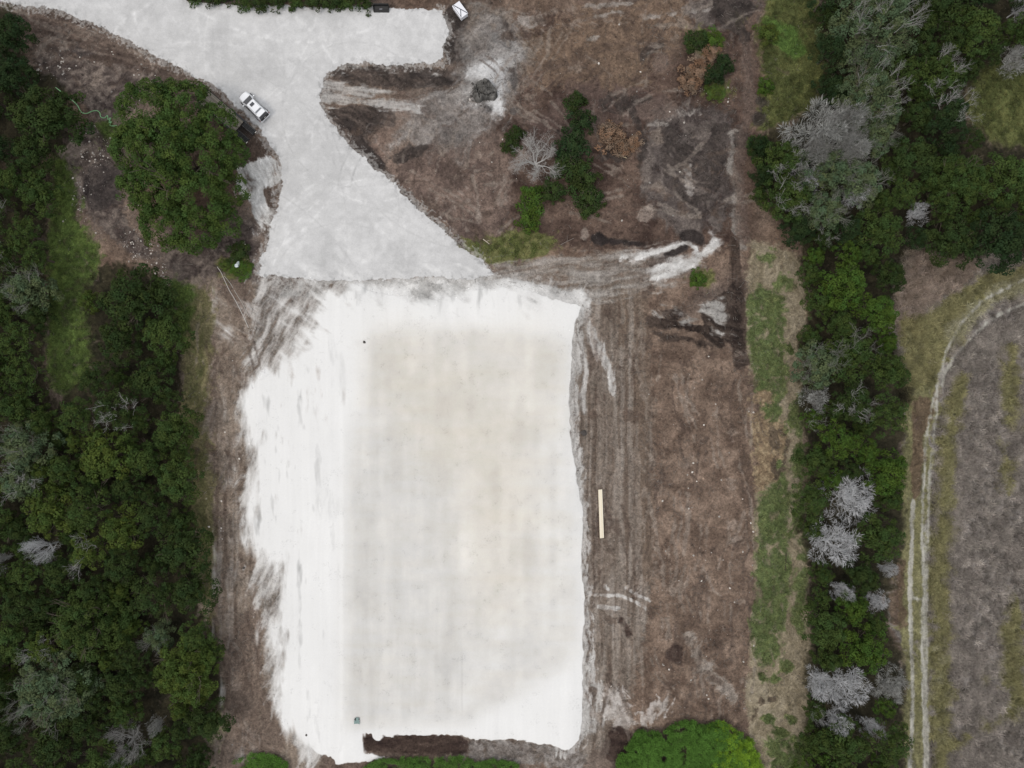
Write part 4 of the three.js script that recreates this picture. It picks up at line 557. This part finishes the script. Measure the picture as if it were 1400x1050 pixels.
function fill(poly, seed, where, group, tones, sizes) {
  const r = rng(seed), xs = poly.map((p) => p[0]), ys = poly.map((p) => p[1]), x0 = Math.max(-50, Math.min(...xs)), x1 = Math.min(1448, Math.max(...xs)), y0 = Math.max(-40, Math.min(...ys)), y1 = Math.min(1090, Math.max(...ys));
  for (const [rad, tries, gap] of sizes) for (let k = 0; k < tries; k++) {
    const px = x0 + r() * (x1 - x0), py = y0 + r() * (y1 - y0), rr = rad * (.88 + .24 * r());
    if (!inside(poly, px, py) || margin(poly, px, py) < rr * .42) continue;
    let ok = true; for (const [a, b, c] of placed) if (Math.hypot(px - a, py - b) < gap * (rr + c)) { ok = false; break; }
    if (!ok) continue; placed.push([px, py, rr]);
    const t = clamp(fbm(px * .012, py * .012, 2) + (r() - .5) * .5, 0, .999), tone = tones[Math.floor(t * tones.length)], kind = r() < .38 ? 'juniper' : 'oak', tw = r() < .1;
    let best = null, bd = 1e9; for (const l of LAND) { const d = Math.hypot(px - l[0], py - l[1]); if (d < bd) { bd = d; best = l; } }
    plant(kind, Math.floor(r() * 12), px, py, rr, tone, (rr > 29 ? 'broad ' : rr < 20 ? 'small ' : '') + TONES[tone][1] + ' ' + (tw ? 'twiggy ' : '') + (kind === 'juniper' ? 'fine leaved' : 'round crowned') + ' tree by ' + best[2] + ' ' + where, 'tree', { group, twigs: tw ? greyBark : null });
  }
}
const sizesA = [[32, 900, .8], [25, 1500, .77], [17, 1600, .72]];
const left = ['dark', 'mid', 'dark', 'olive', 'mid'];
fill(WOOD0, 21, 'at the wood corner', 'trees at the wood corner', ['dark', 'deep', 'dark'], [[30, 200, .72], [22, 300, .7]]);
fill(WOOD1, 22, 'of the clearing wood', 'trees beside the clearing', ['dark', 'mid', 'dark'], [[30, 400, .72], [22, 500, .7]]);
fill(WOOD2, 23, 'in the wood', 'trees of the dense wood', left, sizesA);
fill(GROVE, 24, 'in the grove', 'trees of the grove', ['dark', 'deep', 'mid', 'dark'], sizesA);
fill(BELT, 25, 'in the belt', 'trees of the belt', ['dark', 'lush', 'mid', 'lush', 'mid'], sizesA);

// ---- bright tall weeds
{
  const leaf = (() => { const r = rng(61), P = []; for (let i = 0; i < 15; i++) { const a = i * 2.4 + r() * .4, up = .25 + .5 * r(), L = .42 + .22 * r(), w = .036 + .016 * r(), dx = Math.cos(a), dz = Math.sin(a), b = .25 + .35 * r(); const m = [dx * L * .55, b + up * .42, dz * L * .55], t = [dx * L, b + up * .36 - .06 * r(), dz * L], s = [-dz * w, 0, dx * w]; P.push(0, b, 0, m[0] - s[0], m[1], m[2] - s[2], m[0] + s[0], m[1], m[2] + s[2], m[0] + s[0], m[1], m[2] + s[2], m[0] - s[0], m[1], m[2] - s[2], ...t); }
    P.push(-.015, -.9, 0, .015, -.9, 0, 0, .6, 0); const g = new THREE.BufferGeometry(); g.setAttribute('position', new THREE.Float32BufferAttribute(P, 3)); g.computeVertexNormals(); return g; })();
  const mat = std(0xffffff, .75, { side: THREE.DoubleSide });
  const clump = (name, poly, seed, n, hmax, base, label) => {
    const r = rng(seed), xs = poly.map((p) => p[0]), ys = poly.map((p) => p[1]), o = new THREE.Object3D(), c = new THREE.Color(), ms = [], cs = [];
    for (let t = 0; ms.length < n && t < n * 8; t++) {
      const px = Math.min(...xs) + r() * (Math.max(...xs) - Math.min(...xs)), py = Math.min(...ys) + r() * (Math.max(...ys) - Math.min(...ys)); if (!inside(poly, px, py) || fbm(px * .11 + 7, py * .11, 2) < .27 + .1 * r()) continue;
      const e = Math.min(1, margin(poly, px, py) / 16), h = hmax * (.3 + .7 * Math.sqrt(e)) * (.6 + .45 * fbm(px * .06, py * .06, 2) + .3 * r()), kk = (HC - h) / HC, x = X(px) * kk, z = Z(py) * kk, s = .42 + .42 * r();
      o.position.set(x, gy(x, z) + Math.max(.12, h - .6), z); o.rotation.set((r() - .5) * .4, r() * 6.283, (r() - .5) * .4); o.scale.set(s, s, s); o.updateMatrix(); ms.push(o.matrix.clone());
      const kind = r() < sst(960, 1040, px) ? 1 : 0, q = .62 + .6 * r(); base(c, q, kind); cs.push(c.clone());
    }
    const im = new THREE.InstancedMesh(leaf, mat, ms.length); ms.forEach((m, i) => { im.setMatrixAt(i, m); im.setColorAt(i, cs[i]); }); im.name = name; im.castShadow = im.receiveShadow = true; scene.add(im); tag(im, label, 'weeds', null, 'stuff');
  };
  const greenWeed = [.07, .15, .027], yellowWeed = [.135, .235, .022], b1 = (c, q, kind) => { const w = kind ? yellowWeed : greenWeed; c.setRGB(w[0] * q, w[1] * q, w[2] * q); };
  clump('weeds', WEEDS, 71, 5600, 1.9, b1, 'bright green mound of tall weeds beside the dark soil pit');
  clump('weeds_patch', WEEDS2, 72, 1000, 1, b1, 'bright green weeds at the earth verge end of the pad');
  clump('weeds_strip', WEEDS3, 73, 2600, 1.1, (c, q) => c.setRGB(.07 * q, .14 * q, .03 * q), 'strip of green weeds below the dark trench of the pad');
}

// ------------------------------------------------------------------ things on the site
function quadGeo(pts, th = .012) { // a thin curved-free panel through four corners, with thickness along its normal
  const [a, b, c, d] = pts.map((p) => V3(...p)), n = b.clone().sub(a).cross(d.clone().sub(a)).normalize().multiplyScalar(th), f = [a, b, c, d], k = f.map((p) => p.clone().sub(n)), P = [];
  const q = (p0, p1, p2, p3) => { for (const p of [p0, p1, p2, p0, p2, p3]) P.push(p.x, p.y, p.z); };
  q(...f); q(k[3], k[2], k[1], k[0]); for (let i = 0; i < 4; i++) { const j = (i + 1) % 4; q(f[j], f[i], k[i], k[j]); }
  const g = new THREE.BufferGeometry(); g.setAttribute('position', new THREE.Float32BufferAttribute(P, 3)); g.computeVertexNormals(); return g;
}
function ringLoft(rings, cap = true) { // rings: {x0,x1,w0 (rear half width),w1 (front half width),y,rc}
  const n = 40, P = [], I = [];
  for (const R of rings) for (let i = 0; i < n; i++) { const a = i / n * 6.2832, cx = Math.cos(a), cz = Math.sin(a), e = 2 / R.rc, sx = Math.sign(cx) * Math.abs(cx) ** e, sz = Math.sign(cz) * Math.abs(cz) ** e, u = (sx + 1) / 2; P.push(mix(R.x0, R.x1, u), R.y + (R.crown ?? 0) * (1 - cx * cx), sz * mix(R.w0, R.w1, u)); }
  for (let k = 0; k < rings.length - 1; k++) for (let i = 0; i < n; i++) { const j = (i + 1) % n, a = k * n + i, b = k * n + j; I.push(a, a + n, b, b, a + n, b + n); }
  if (cap) { const t = (rings.length - 1) * n, c = P.length / 3, R = rings[rings.length - 1]; P.push((R.x0 + R.x1) / 2, R.y + .02, 0); for (let i = 0; i < n; i++) I.push(t + i, c, t + (i + 1) % n); }
  const g = new THREE.BufferGeometry(); g.setAttribute('position', new THREE.Float32BufferAttribute(P, 3)); g.setIndex(I); g.computeVertexNormals(); return g;
}
const box = (w, h, d, x, y, z, r = .02) => { const g = new RoundedBoxGeometry(w, h, d, 2, Math.min(r, w / 2.1, h / 2.1, d / 2.1)); g.translate(x, y, z); return g; };
const black = std(albedo(16, 16, 18, 1), .6), rubber = std(albedo(34, 34, 35, 1), .85), steel = std(albedo(52, 53, 56, 1), .5, { metalness: .3 }), glass = new THREE.MeshPhysicalMaterial({ color: albedo(26, 30, 40, 1), roughness: .06, clearcoat: 1 });
const chrome = std(albedo(200, 202, 205, 1), .25, { metalness: .8 });
{ // white sport utility vehicle, nose up-road
  const t = thing('parked_car', 'white sport utility vehicle with dark sunroof parked on the gravel road', 'car');
  const k = (HC - .8) / HC, x = X(346.6) * k, z = Z(144.9) * k; t.position.set(x, gy(x, z) + .05, z); t.rotation.y = (180 - 44.8) * Math.PI / 180; t.scale.set(1, 1, 1.05);
  const paint = new THREE.MeshPhysicalMaterial({ color: albedo(238, 240, 245, 1.12), roughness: .35, clearcoat: .6, clearcoatRoughness: .1 });
  mesh('body', ringLoft([{ x0: -2.34, x1: 2.3, w0: .86, w1: .78, y: .26, rc: 7 }, { x0: -2.42, x1: 2.4, w0: .94, w1: .86, y: .45, rc: 4.5 }, { x0: -2.42, x1: 2.4, w0: .95, w1: .86, y: .72, rc: 4.5 }, { x0: -2.38, x1: 2.32, w0: .93, w1: .8, y: .88, rc: 4.5 }, { x0: -2.34, x1: 2.12, w0: .89, w1: .7, y: .98, rc: 4.5 }, { x0: -2.3, x1: 1.3, w0: .86, w1: .76, y: 1.05, rc: 7 }]), paint, t);
  mesh('cabin', ringLoft([{ x0: -2.26, x1: 1.14, w0: .84, w1: .76, y: 1.0, rc: 8 }, { x0: -2.18, x1: .72, w0: .79, w1: .72, y: 1.34, rc: 8 }, { x0: -2.1, x1: .36, w0: .71, w1: .66, y: 1.6, rc: 8 }, { x0: -2.04, x1: .26, w0: .67, w1: .62, y: 1.66, rc: 7 }, { x0: -1.9, x1: .1, w0: .58, w1: .54, y: 1.69, rc: 6 }]), paint, t);
  mesh('windshield', quadGeo([[1.26, 1.08, -.7], [.34, 1.65, -.58], [.34, 1.65, .58], [1.26, 1.08, .7]], -.03), glass, t);
  mesh('rear_window', quadGeo([[-2.36, .98, .72], [-2.16, 1.6, .6], [-2.16, 1.6, -.6], [-2.36, .98, -.72]], -.04), glass, t);
  mesh('hatch_panel', quadGeo([[-2.46, .66, .7], [-2.37, .97, .72], [-2.37, .97, -.72], [-2.46, .66, -.7]], -.03), black, t);
  for (const s of [-1, 1]) for (const [a, b, c, d] of [[.78, .3, -.52, -.5], [-.58, -.58, -1.95, -1.9]]) mesh('side_window', quadGeo([[a, 1.08, s * .86], [b, 1.57, s * .74], [c, 1.57, s * .76], [d, 1.08, s * .885]], .03 * -s), glass, t);
  mesh('sunroof', box(.46, .03, .6, -.25, 1.735, 0, .01), glass, t);
  mesh('rear_roof_glass', box(.24, .03, .98, -1.5, 1.73, 0, .01), std(albedo(110, 114, 120, 1), .2), t);
  mesh('spoiler', box(.3, .05, 1.2, -2.12, 1.63, 0, .02), paint, t);
  for (const s of [-1, 1]) { mesh('roof_rail', box(1.7, .04, .04, -.95, 1.72, s * .56, .015), chrome, t); mesh('mirror', box(.16, .13, .24, .82, 1.1, s * 1.0, .05), paint, t); mesh('headlight', box(.3, .1, .3, 2.08, .8, s * .56, .05), std(albedo(210, 214, 220, 1), .15), t); mesh('tail_light', box(.1, .3, .12, -2.36, .86, s * .86, .04), std(albedo(120, 20, 20, 1), .3), t); }
  mesh('rear_bumper', box(.14, .2, 1.7, -2.42, .48, 0, .05), paint, t); mesh('grille', box(.06, .24, 1, 2.37, .66, 0, .02), black, t); mesh('licence_plate', box(.03, .15, .32, -2.44, .78, 0, .01), std(albedo(225, 225, 220, 1), .5), t);
  for (const sx of [-1.42, 1.45]) for (const s of [-1, 1]) { const w = new THREE.CylinderGeometry(.36, .36, .24, 24); w.rotateX(Math.PI / 2); w.translate(sx, .36, s * .84); const wh = mesh('wheel', w, rubber, t); const h = new THREE.CylinderGeometry(.22, .22, .02, 18); h.rotateX(Math.PI / 2); h.translate(sx, .36, s * .965); mesh('rim', h, chrome, wh); }
}
{ // long gooseneck trailer half under the oak
  const t = thing('flatbed_trailer', 'black gooseneck flatbed trailer with weathered plank deck under the oak edge', 'trailer');
  const k = (HC - .8) / HC, x = X(344.3) * k, z = Z(188.4) * k; t.position.set(x, gy(x, z), z); t.rotation.y = Math.PI - Math.atan2(.652, .757);
  const deckC = [[132, 127, 118], [120, 114, 106], [142, 136, 126]].map((c) => std(albedo(...c, 1.1), .9));
  for (const s of [-1, 1]) { mesh('side_rail', box(9.4, .2, .1, 4.75, .78, s * 1.17, .02), black, t); mesh('main_beam', box(9.2, .3, .12, 4.75, .6, s * .45, .02), black, t); }
  for (let i = 0; i < 10; i++) mesh('deck_plank', box(6.9, .05, .205, 5.85, .86 + (i * 37 % 5) * .003, -1.01 + i * .224, .008), deckC[(i * 7) % 3], t);
  for (let i = 0; i < 11; i++) mesh('dovetail_slat', box(.06, .05, 2.2, .16 + i * .21, .72 + i * .011, 0, .01), black, t);
  for (const s of [-1, 1]) {
    const rmp = mesh('ramp', box(2.1, .06, .72, 1.1, .93, s * .78, .02), black, t);
    for (const e of [-1, 1]) mesh('ramp_edge', box(2.1, .07, .045, 1.1, .98, s * .78 + e * .34, .015), std(albedo(96, 94, 94, 1), .6), rmp);
    for (let i = 0; i < 5; i++) mesh('ramp_rung', box(.05, .05, .66, .3 + i * .4, .975, s * .78, .01), steel, rmp);
    mesh('marker_light', box(.14, .1, .3, .06, .9, s * 1.0, .03), std(albedo(225, 222, 215, 1), .4), t);
    mesh('fender', box(2.3, .05, .28, 3.1, .98, s * 1.16, .02), steel, t);
    for (const ax of [2.6, 3.6]) { const w = new THREE.CylinderGeometry(.38, .38, .4, 22); w.rotateX(Math.PI / 2); w.translate(ax, .38, s * .88); mesh('wheel', w, rubber, t); }
    mesh('landing_leg', box(.12, .9, .12, 9.2, .45, s * .5, .02), steel, t);
  }
  mesh('headboard', box(.1, .5, 2.3, 9.4, 1.0, 0, .02), black, t);
  mesh('gooseneck', mergeGeometries([box(.2, .9, .9, 9.5, 1.15, 0), box(2, .22, .5, 10.4, 1.55, 0)]), black, t);
}
{ // white box with straps
  const t = thing('storage_crate', 'white lidded crate with dark diagonal straps beside the charred earth', 'crate');
  const k = (HC - .8) / HC, cx = 629, cy = 13.2, x = X(cx) * k, z = Z(cy) * k; t.position.set(x, gy(x, z), z); t.rotation.y = -54 * Math.PI / 180;
  const wh = std(albedo(232, 233, 240, 1.15), .6), strap = std(albedo(78, 82, 90, 1), .7);
  mesh('bin', box(2.12, .78, 1.22, 0, .41, 0, .04), wh, t); const lid = mesh('lid', box(2.22, .08, 1.32, 0, .86, 0, .03), wh, t);
  const bar = (x0, z0, x1, z1) => { const l = Math.hypot(x1 - x0, z1 - z0), g = new RoundedBoxGeometry(l, .025, .12, 1, .01); g.rotateY(-Math.atan2(z1 - z0, x1 - x0)); g.translate((x0 + x1) / 2, .912, (z0 + z1) / 2); return g; };
  mesh('strap', bar(-1.05, .4, 1.05, -.58), strap, lid); mesh('strap', bar(.02, -.08, 1.02, .56), strap, lid); mesh('seam', box(2.1, .025, .05, 0, .91, .5, .01), strap, lid);
  for (const s of [-.7, .7]) mesh('skid', box(.12, .06, 1.1, s, .01, 0, .01), steel, t);
}
{ // black loader bucket set down by the hedge
  const t = thing('loader_bucket', 'black steel loader bucket set down against the hedge at the road edge', 'bucket');
  const k = (HC - .5) / HC, x = X(521) * k, z = Z(11.5) * k; t.position.set(x, gy(x, z) + .05, z);
  const prof = new THREE.Shape([[-.45, 0], [.42, 0], [.45, .06], [.05, .12], [-.3, .3], [-.36, .7], [-.3, .82], [-.36, .86], [-.46, .72], [-.5, .3]].map(([a, b]) => new THREE.Vector2(a, b)));
  const g = new THREE.ExtrudeGeometry(prof, { depth: 2.2, bevelEnabled: true, bevelSize: .015, bevelThickness: .015, bevelSegments: 1 }); g.rotateY(-Math.PI / 2); g.translate(1.1, 0, 0); mesh('shell', g, black, t);
  for (const s of [-1, 1]) { const p = new THREE.ExtrudeGeometry(new THREE.Shape([[-.46, .02], [.4, .02], [.42, .12], [-.1, .62], [-.34, .84], [-.46, .7]].map(([a, b]) => new THREE.Vector2(a, b))), { depth: .05, bevelEnabled: false }); p.rotateY(-Math.PI / 2); p.translate(s * 1.12 + .025, 0, 0); mesh('side_plate', p, black, t); }
  mesh('cutting_edge', box(2.28, .03, .2, 0, .035, .4, .01), steel, t); mesh('hitch_plate', box(.5, .3, .06, 0, .5, -.53, .02), steel, t); mesh('wear_plate', box(.42, .04, .16, -.05, .16, .05, .01), std(albedo(120, 120, 126, 1), .5), t);
}
{ // boards on the ground
  const t = thing('lumber_bundle', 'long pale bundle of new boards lying beside the pad', 'lumber');
  const x = X(821.8), z = Z(702.6); let hi = -9; for (let i = 0; i < 9; i++) hi = Math.max(hi, ground(820 + i * .4, 671 + i * 8)); t.position.set(x, hi, z); t.rotation.y = Math.PI / 2 + .035;
  const ms = [[246, 236, 214], [240, 228, 204], [250, 242, 224]].map((c) => std(albedo(...c, 1.3), .8));
  for (const i of [-2.6, 0, 2.6]) mesh('bearer', box(.1, .09, .6, i, .03, 0, .01), ms[1], t);
  for (let l = 0; l < 2; l++) for (let i = 0; i < 5; i++) { const p = mesh('board', box(7.15, .042, .116, ((i * 13 + l * 7) % 5 - 2) * .015, .1 + l * .046, -.236 + i * .118, .004), ms[(i + l) % 3], t); p.rotation.y = ((i * 5 + l * 3) % 4 - 1.5) * .0012; }
}
{ // burnt heap in white ash
  const t = thing('burn_heap', 'cracked grey heap of burnt earth ringed with white ash', 'heap');
  const x = X(662) * .995, z = Z(124.5) * .995; t.position.set(x, gy(x, z) - .05, z);
  const n = 96, m = 40, P = [], I = [], C = [], ring = [[681, 129], [679, 134], [676, 137], [668, 136], [660, 136], [656, 140], [650, 138], [646, 131], [645, 124], [648, 117], [652, 112], [657, 110], [663, 107], [669, 110], [674, 116], [679, 123]].map(([a, b]) => [(a - 662) * S * .99, (b - 124.5) * S * .99]);
  const radius = (a) => { let best = 0; const dx = Math.cos(a), dz = Math.sin(a); ring.forEach((p, i) => { const q = ring[(i + 1) % ring.length], ex = q[0] - p[0], ez = q[1] - p[1], det = dx * -ez + dz * ex; if (Math.abs(det) < 1e-9) return; const t = (p[0] * -ez + p[1] * ex) / det, u = (dx * p[1] - dz * p[0]) / det; if (t > 0 && u >= -1e-6 && u <= 1.000001) best = Math.max(best, t); }); return best || 1.6; };
  for (let j = 0; j <= m; j++) for (let i = 0; i < n; i++) {
    const a = i / n * 6.2832, q = j / m, R = radius(a) * q * (.95 + .1 * fbm(Math.cos(a) * 5 + 5, Math.sin(a) * 5 + 5, 3)), px = Math.cos(a) * R, pz = Math.sin(a) * R;
    const c1 = pz - .62 - .22 * Math.sin(px * 2.6 + .6) - .5 * (fbm(px * 2.2 + 9, pz * 2.2, 3) - .5), c2 = px + .95 - .5 * (fbm(px * 2 + 30, pz * 2.4, 3) - .5) - .2 * pz, c3 = pz + .15 - .6 * (fbm(px * 2 + 50, pz * 2, 3) - .5);
    const crack = Math.exp(-((c1 / .1) ** 2)) * .7 + Math.exp(-((c2 / .09) ** 2)) * .5 + Math.exp(-((c3 / .06) ** 2)) * .2, rid = Math.abs(fbm(px * 1.9 + 11, pz * 1.9 + 4, 4) - .5) * 2;
    P.push(px, Math.max(-.1, 1.5 * Math.pow(Math.max(0, 1 - q ** 6), .6) * (.75 + .5 * fbm(px * .9 + 20, pz * .9, 3)) - rid * .7 * (1 - q ** 5) + (vn(px * 9, pz * 9) - .5) * .07 - crack * (1 - q ** 8)), pz);
    const v = .03 + .22 * fbm(px * 1.6 + 3, pz * 1.6, 4) * (.6 + .8 * vn(px * 6, pz * 6)); C.push(v * .8, v * .77, v * .73);
  }
  for (let j = 0; j < m; j++) for (let i = 0; i < n; i++) { const k2 = (i + 1) % n, a = j * n + i, b = j * n + k2; I.push(a, b, a + n, b, b + n, a + n); }
  const g = new THREE.BufferGeometry(); g.setAttribute('position', new THREE.Float32BufferAttribute(P, 3)); g.setAttribute('color', new THREE.Float32BufferAttribute(C, 3)); g.setIndex(I); g.computeVertexNormals();
  mesh('mound', g, std(0xffffff, .96, { vertexColors: true, side: THREE.DoubleSide }), t);
  const r = rng(31); for (let i = 0; i < 9; i++) { const s = mesh('charred_chunk', stone, i % 3 ? std(albedo(78, 74, 72, 1), .95) : std(albedo(176, 174, 172, 1), .95), t); const a = 1.2 + i * .32; s.position.set(Math.cos(a) * (1.7 + .5 * r()), .08 + .05 * r(), Math.sin(a) * (1.7 + .6 * r())); s.scale.set(.08 + .16 * r(), .1, .08 + .12 * r()); s.rotation.y = r() * 6; }
}
function cord(name, pts, rad, mat, label, category, lift = .05) {
  const c = new THREE.CatmullRomCurve3(pts.map(([px, py, h = 0]) => V3(X(px), ground(px, py) + lift + h, Z(py)))), g = new THREE.TubeGeometry(c, pts.length * 14, rad, 6);
  const m = mesh(numbered(name), g, mat, scene); return tag(m, label, category);
}
cord('garden_hose', [[80, 122, .6], [90, 130, .4], [99, 137, .2], [106, 144], [112, 154], [118, 155], [126, 152], [132, 151], [136, 154], [138, 160], [143, 161], [147, 158], [148, 164], [151, 161], [149, 168], [152, 166], [150, 171], [154, 172], [160, 171.5]], .06, std(albedo(128, 178, 128, .95), .6), 'pale green hose snaking from the trees to a tangle', 'hose');
cord('poly_pipe', [[298, 365], [302, 371], [307, 381], [314, 396], [322, 410], [332, 430], [340, 448]], .045, std(albedo(186, 182, 178, 1), .6), 'pale bent pipe lying across the verge, longer of two', 'pipe');
cord('poly_pipe', [[308, 378], [316, 388], [324, 402], [332, 415], [341, 434]], .035, std(albedo(170, 166, 160, 1), .6), 'thin pale pipe beside the longer bent pipe', 'pipe');
cord('pale_pole', [[12, 107, 5.6], [20, 107, 5.6], [28, 107, 5.6]], .05, std(albedo(176, 186, 180, 1), .6), 'pale straight pole caught in the treetops of the wood corner', 'pole');
for (const [px, py, lab] of [[325, 357.5, 'tipped pale bucket in the weeds by the road corner'], [324, 363.5, 'upright pale bucket in the weeds by the road corner']]) {
  const t = thing('plastic_bucket', lab, 'bucket'), k = (HC - 1) / HC, x = X(px) * k, z = Z(py) * k; t.position.set(x, gy(x, z) + .45, z); if (py < 360) t.rotation.set(1.0, .5, .2);
  const mt = std(albedo(206, 216, 218, 1.1), .5), pts = [[.001, 0], [.2, 0], [.25, .5], [.27, .5], [.27, .53], [.24, .53], [.19, .05], [.001, .05]].map(([a, b]) => new THREE.Vector2(a, b));
  mesh('pail', new THREE.LatheGeometry(pts, 24), mt, t); const lid = new THREE.CylinderGeometry(.24, .24, .03, 24); lid.translate(0, .49, 0); mesh('lid', lid, mt, t);
  const h = new THREE.TorusGeometry(.25, .012, 6, 18, Math.PI); h.translate(0, .5, 0); mesh('handle', h, steel, t);
}
{ // crumpled scrap of tarp on the pad
  const t = thing('tarp_scrap', 'small crumpled teal scrap lying on the pad corner', 'tarp'); const x = X(489), z = Z(982.5); t.position.set(x, gy(x, z) + .07, z);
  const g = new THREE.PlaneGeometry(.75, .9, 14, 14); g.rotateX(-Math.PI / 2); const p = g.attributes.position; for (let i = 0; i < p.count; i++) { const a = p.getX(i), b = p.getZ(i); p.setXYZ(i, a * (1 + .4 * b) + .25 * b * b, .03 + .26 * fbm(a * 3.5 + 4, b * 3.5, 3), b + .3 * a * a); } g.computeVertexNormals();
  mesh('sheet', g, std(albedo(120, 142, 140, 1.1), .7, { side: THREE.DoubleSide }), t);
  for (const [a, b] of [[-.22, -.15], [.28, -.22]]) { const s = mesh('weight_stone', stone, std(albedo(70, 74, 74, 1), .9), t); s.position.set(a, .12, b); s.scale.set(.15, .1, .18); }
}
for (const [px, py, s, lab] of [[499, 468, .18, 'dark clod on the white pad near its tan corner'], [420, 1003, .14, 'dark clod on the lower pad corner'], [334, 776, .16, 'dark clod on the earth verge beside the pad'], [798, 592, .4, 'dark clod at the pad edge by the ruts']]) {
  const m = mesh(numbered('soil_clod'), stone, std(albedo(76, 72, 70, 1), .97), scene); m.position.set(X(px), ground(px, py) + s * .3 + .05, Z(py)); m.scale.set(s * 1.3, s * .8, s); m.rotation.y = px; tag(m, lab, 'clod');
}
for (const [px, py, len, a, c, lab] of [[665, 330, 1.2, 35, [190, 180, 165], 'short pale log at the road edge by rough grass'], [851, 214, 1.3, 20, [206, 190, 160], 'freshly broken pale branch under the rusty bush'], [334, 333, .9, 25, [220, 216, 205], 'pale split stick beside the dark weed clump'], [1075, 768, 2.6, 90, [70, 62, 56], 'dark fallen stick on the earth lane by the belt'], [775, 330, 2.2, -30, [120, 110, 104], 'grey fallen branch on the rough earth']]) {
  const r = rng(px), w = new Wood(), A = V3(-len / 2, .06, 0), B = V3(len / 2, .1, .06 * len); w.limb(A, B, .07, .05, 7); w.limb(V3(0, .08, .02), V3(len * .25, .2, -.3 * len), .04, .02, 5);
  const m = mesh(numbered('fallen_branch'), w.build(), std(albedo(...c, 1.1), .9), scene); m.position.set(X(px), ground(px, py), Z(py)); m.rotation.y = -a * Math.PI / 180; tag(m, lab, 'branch');
}
renderer.render(scene, camera);
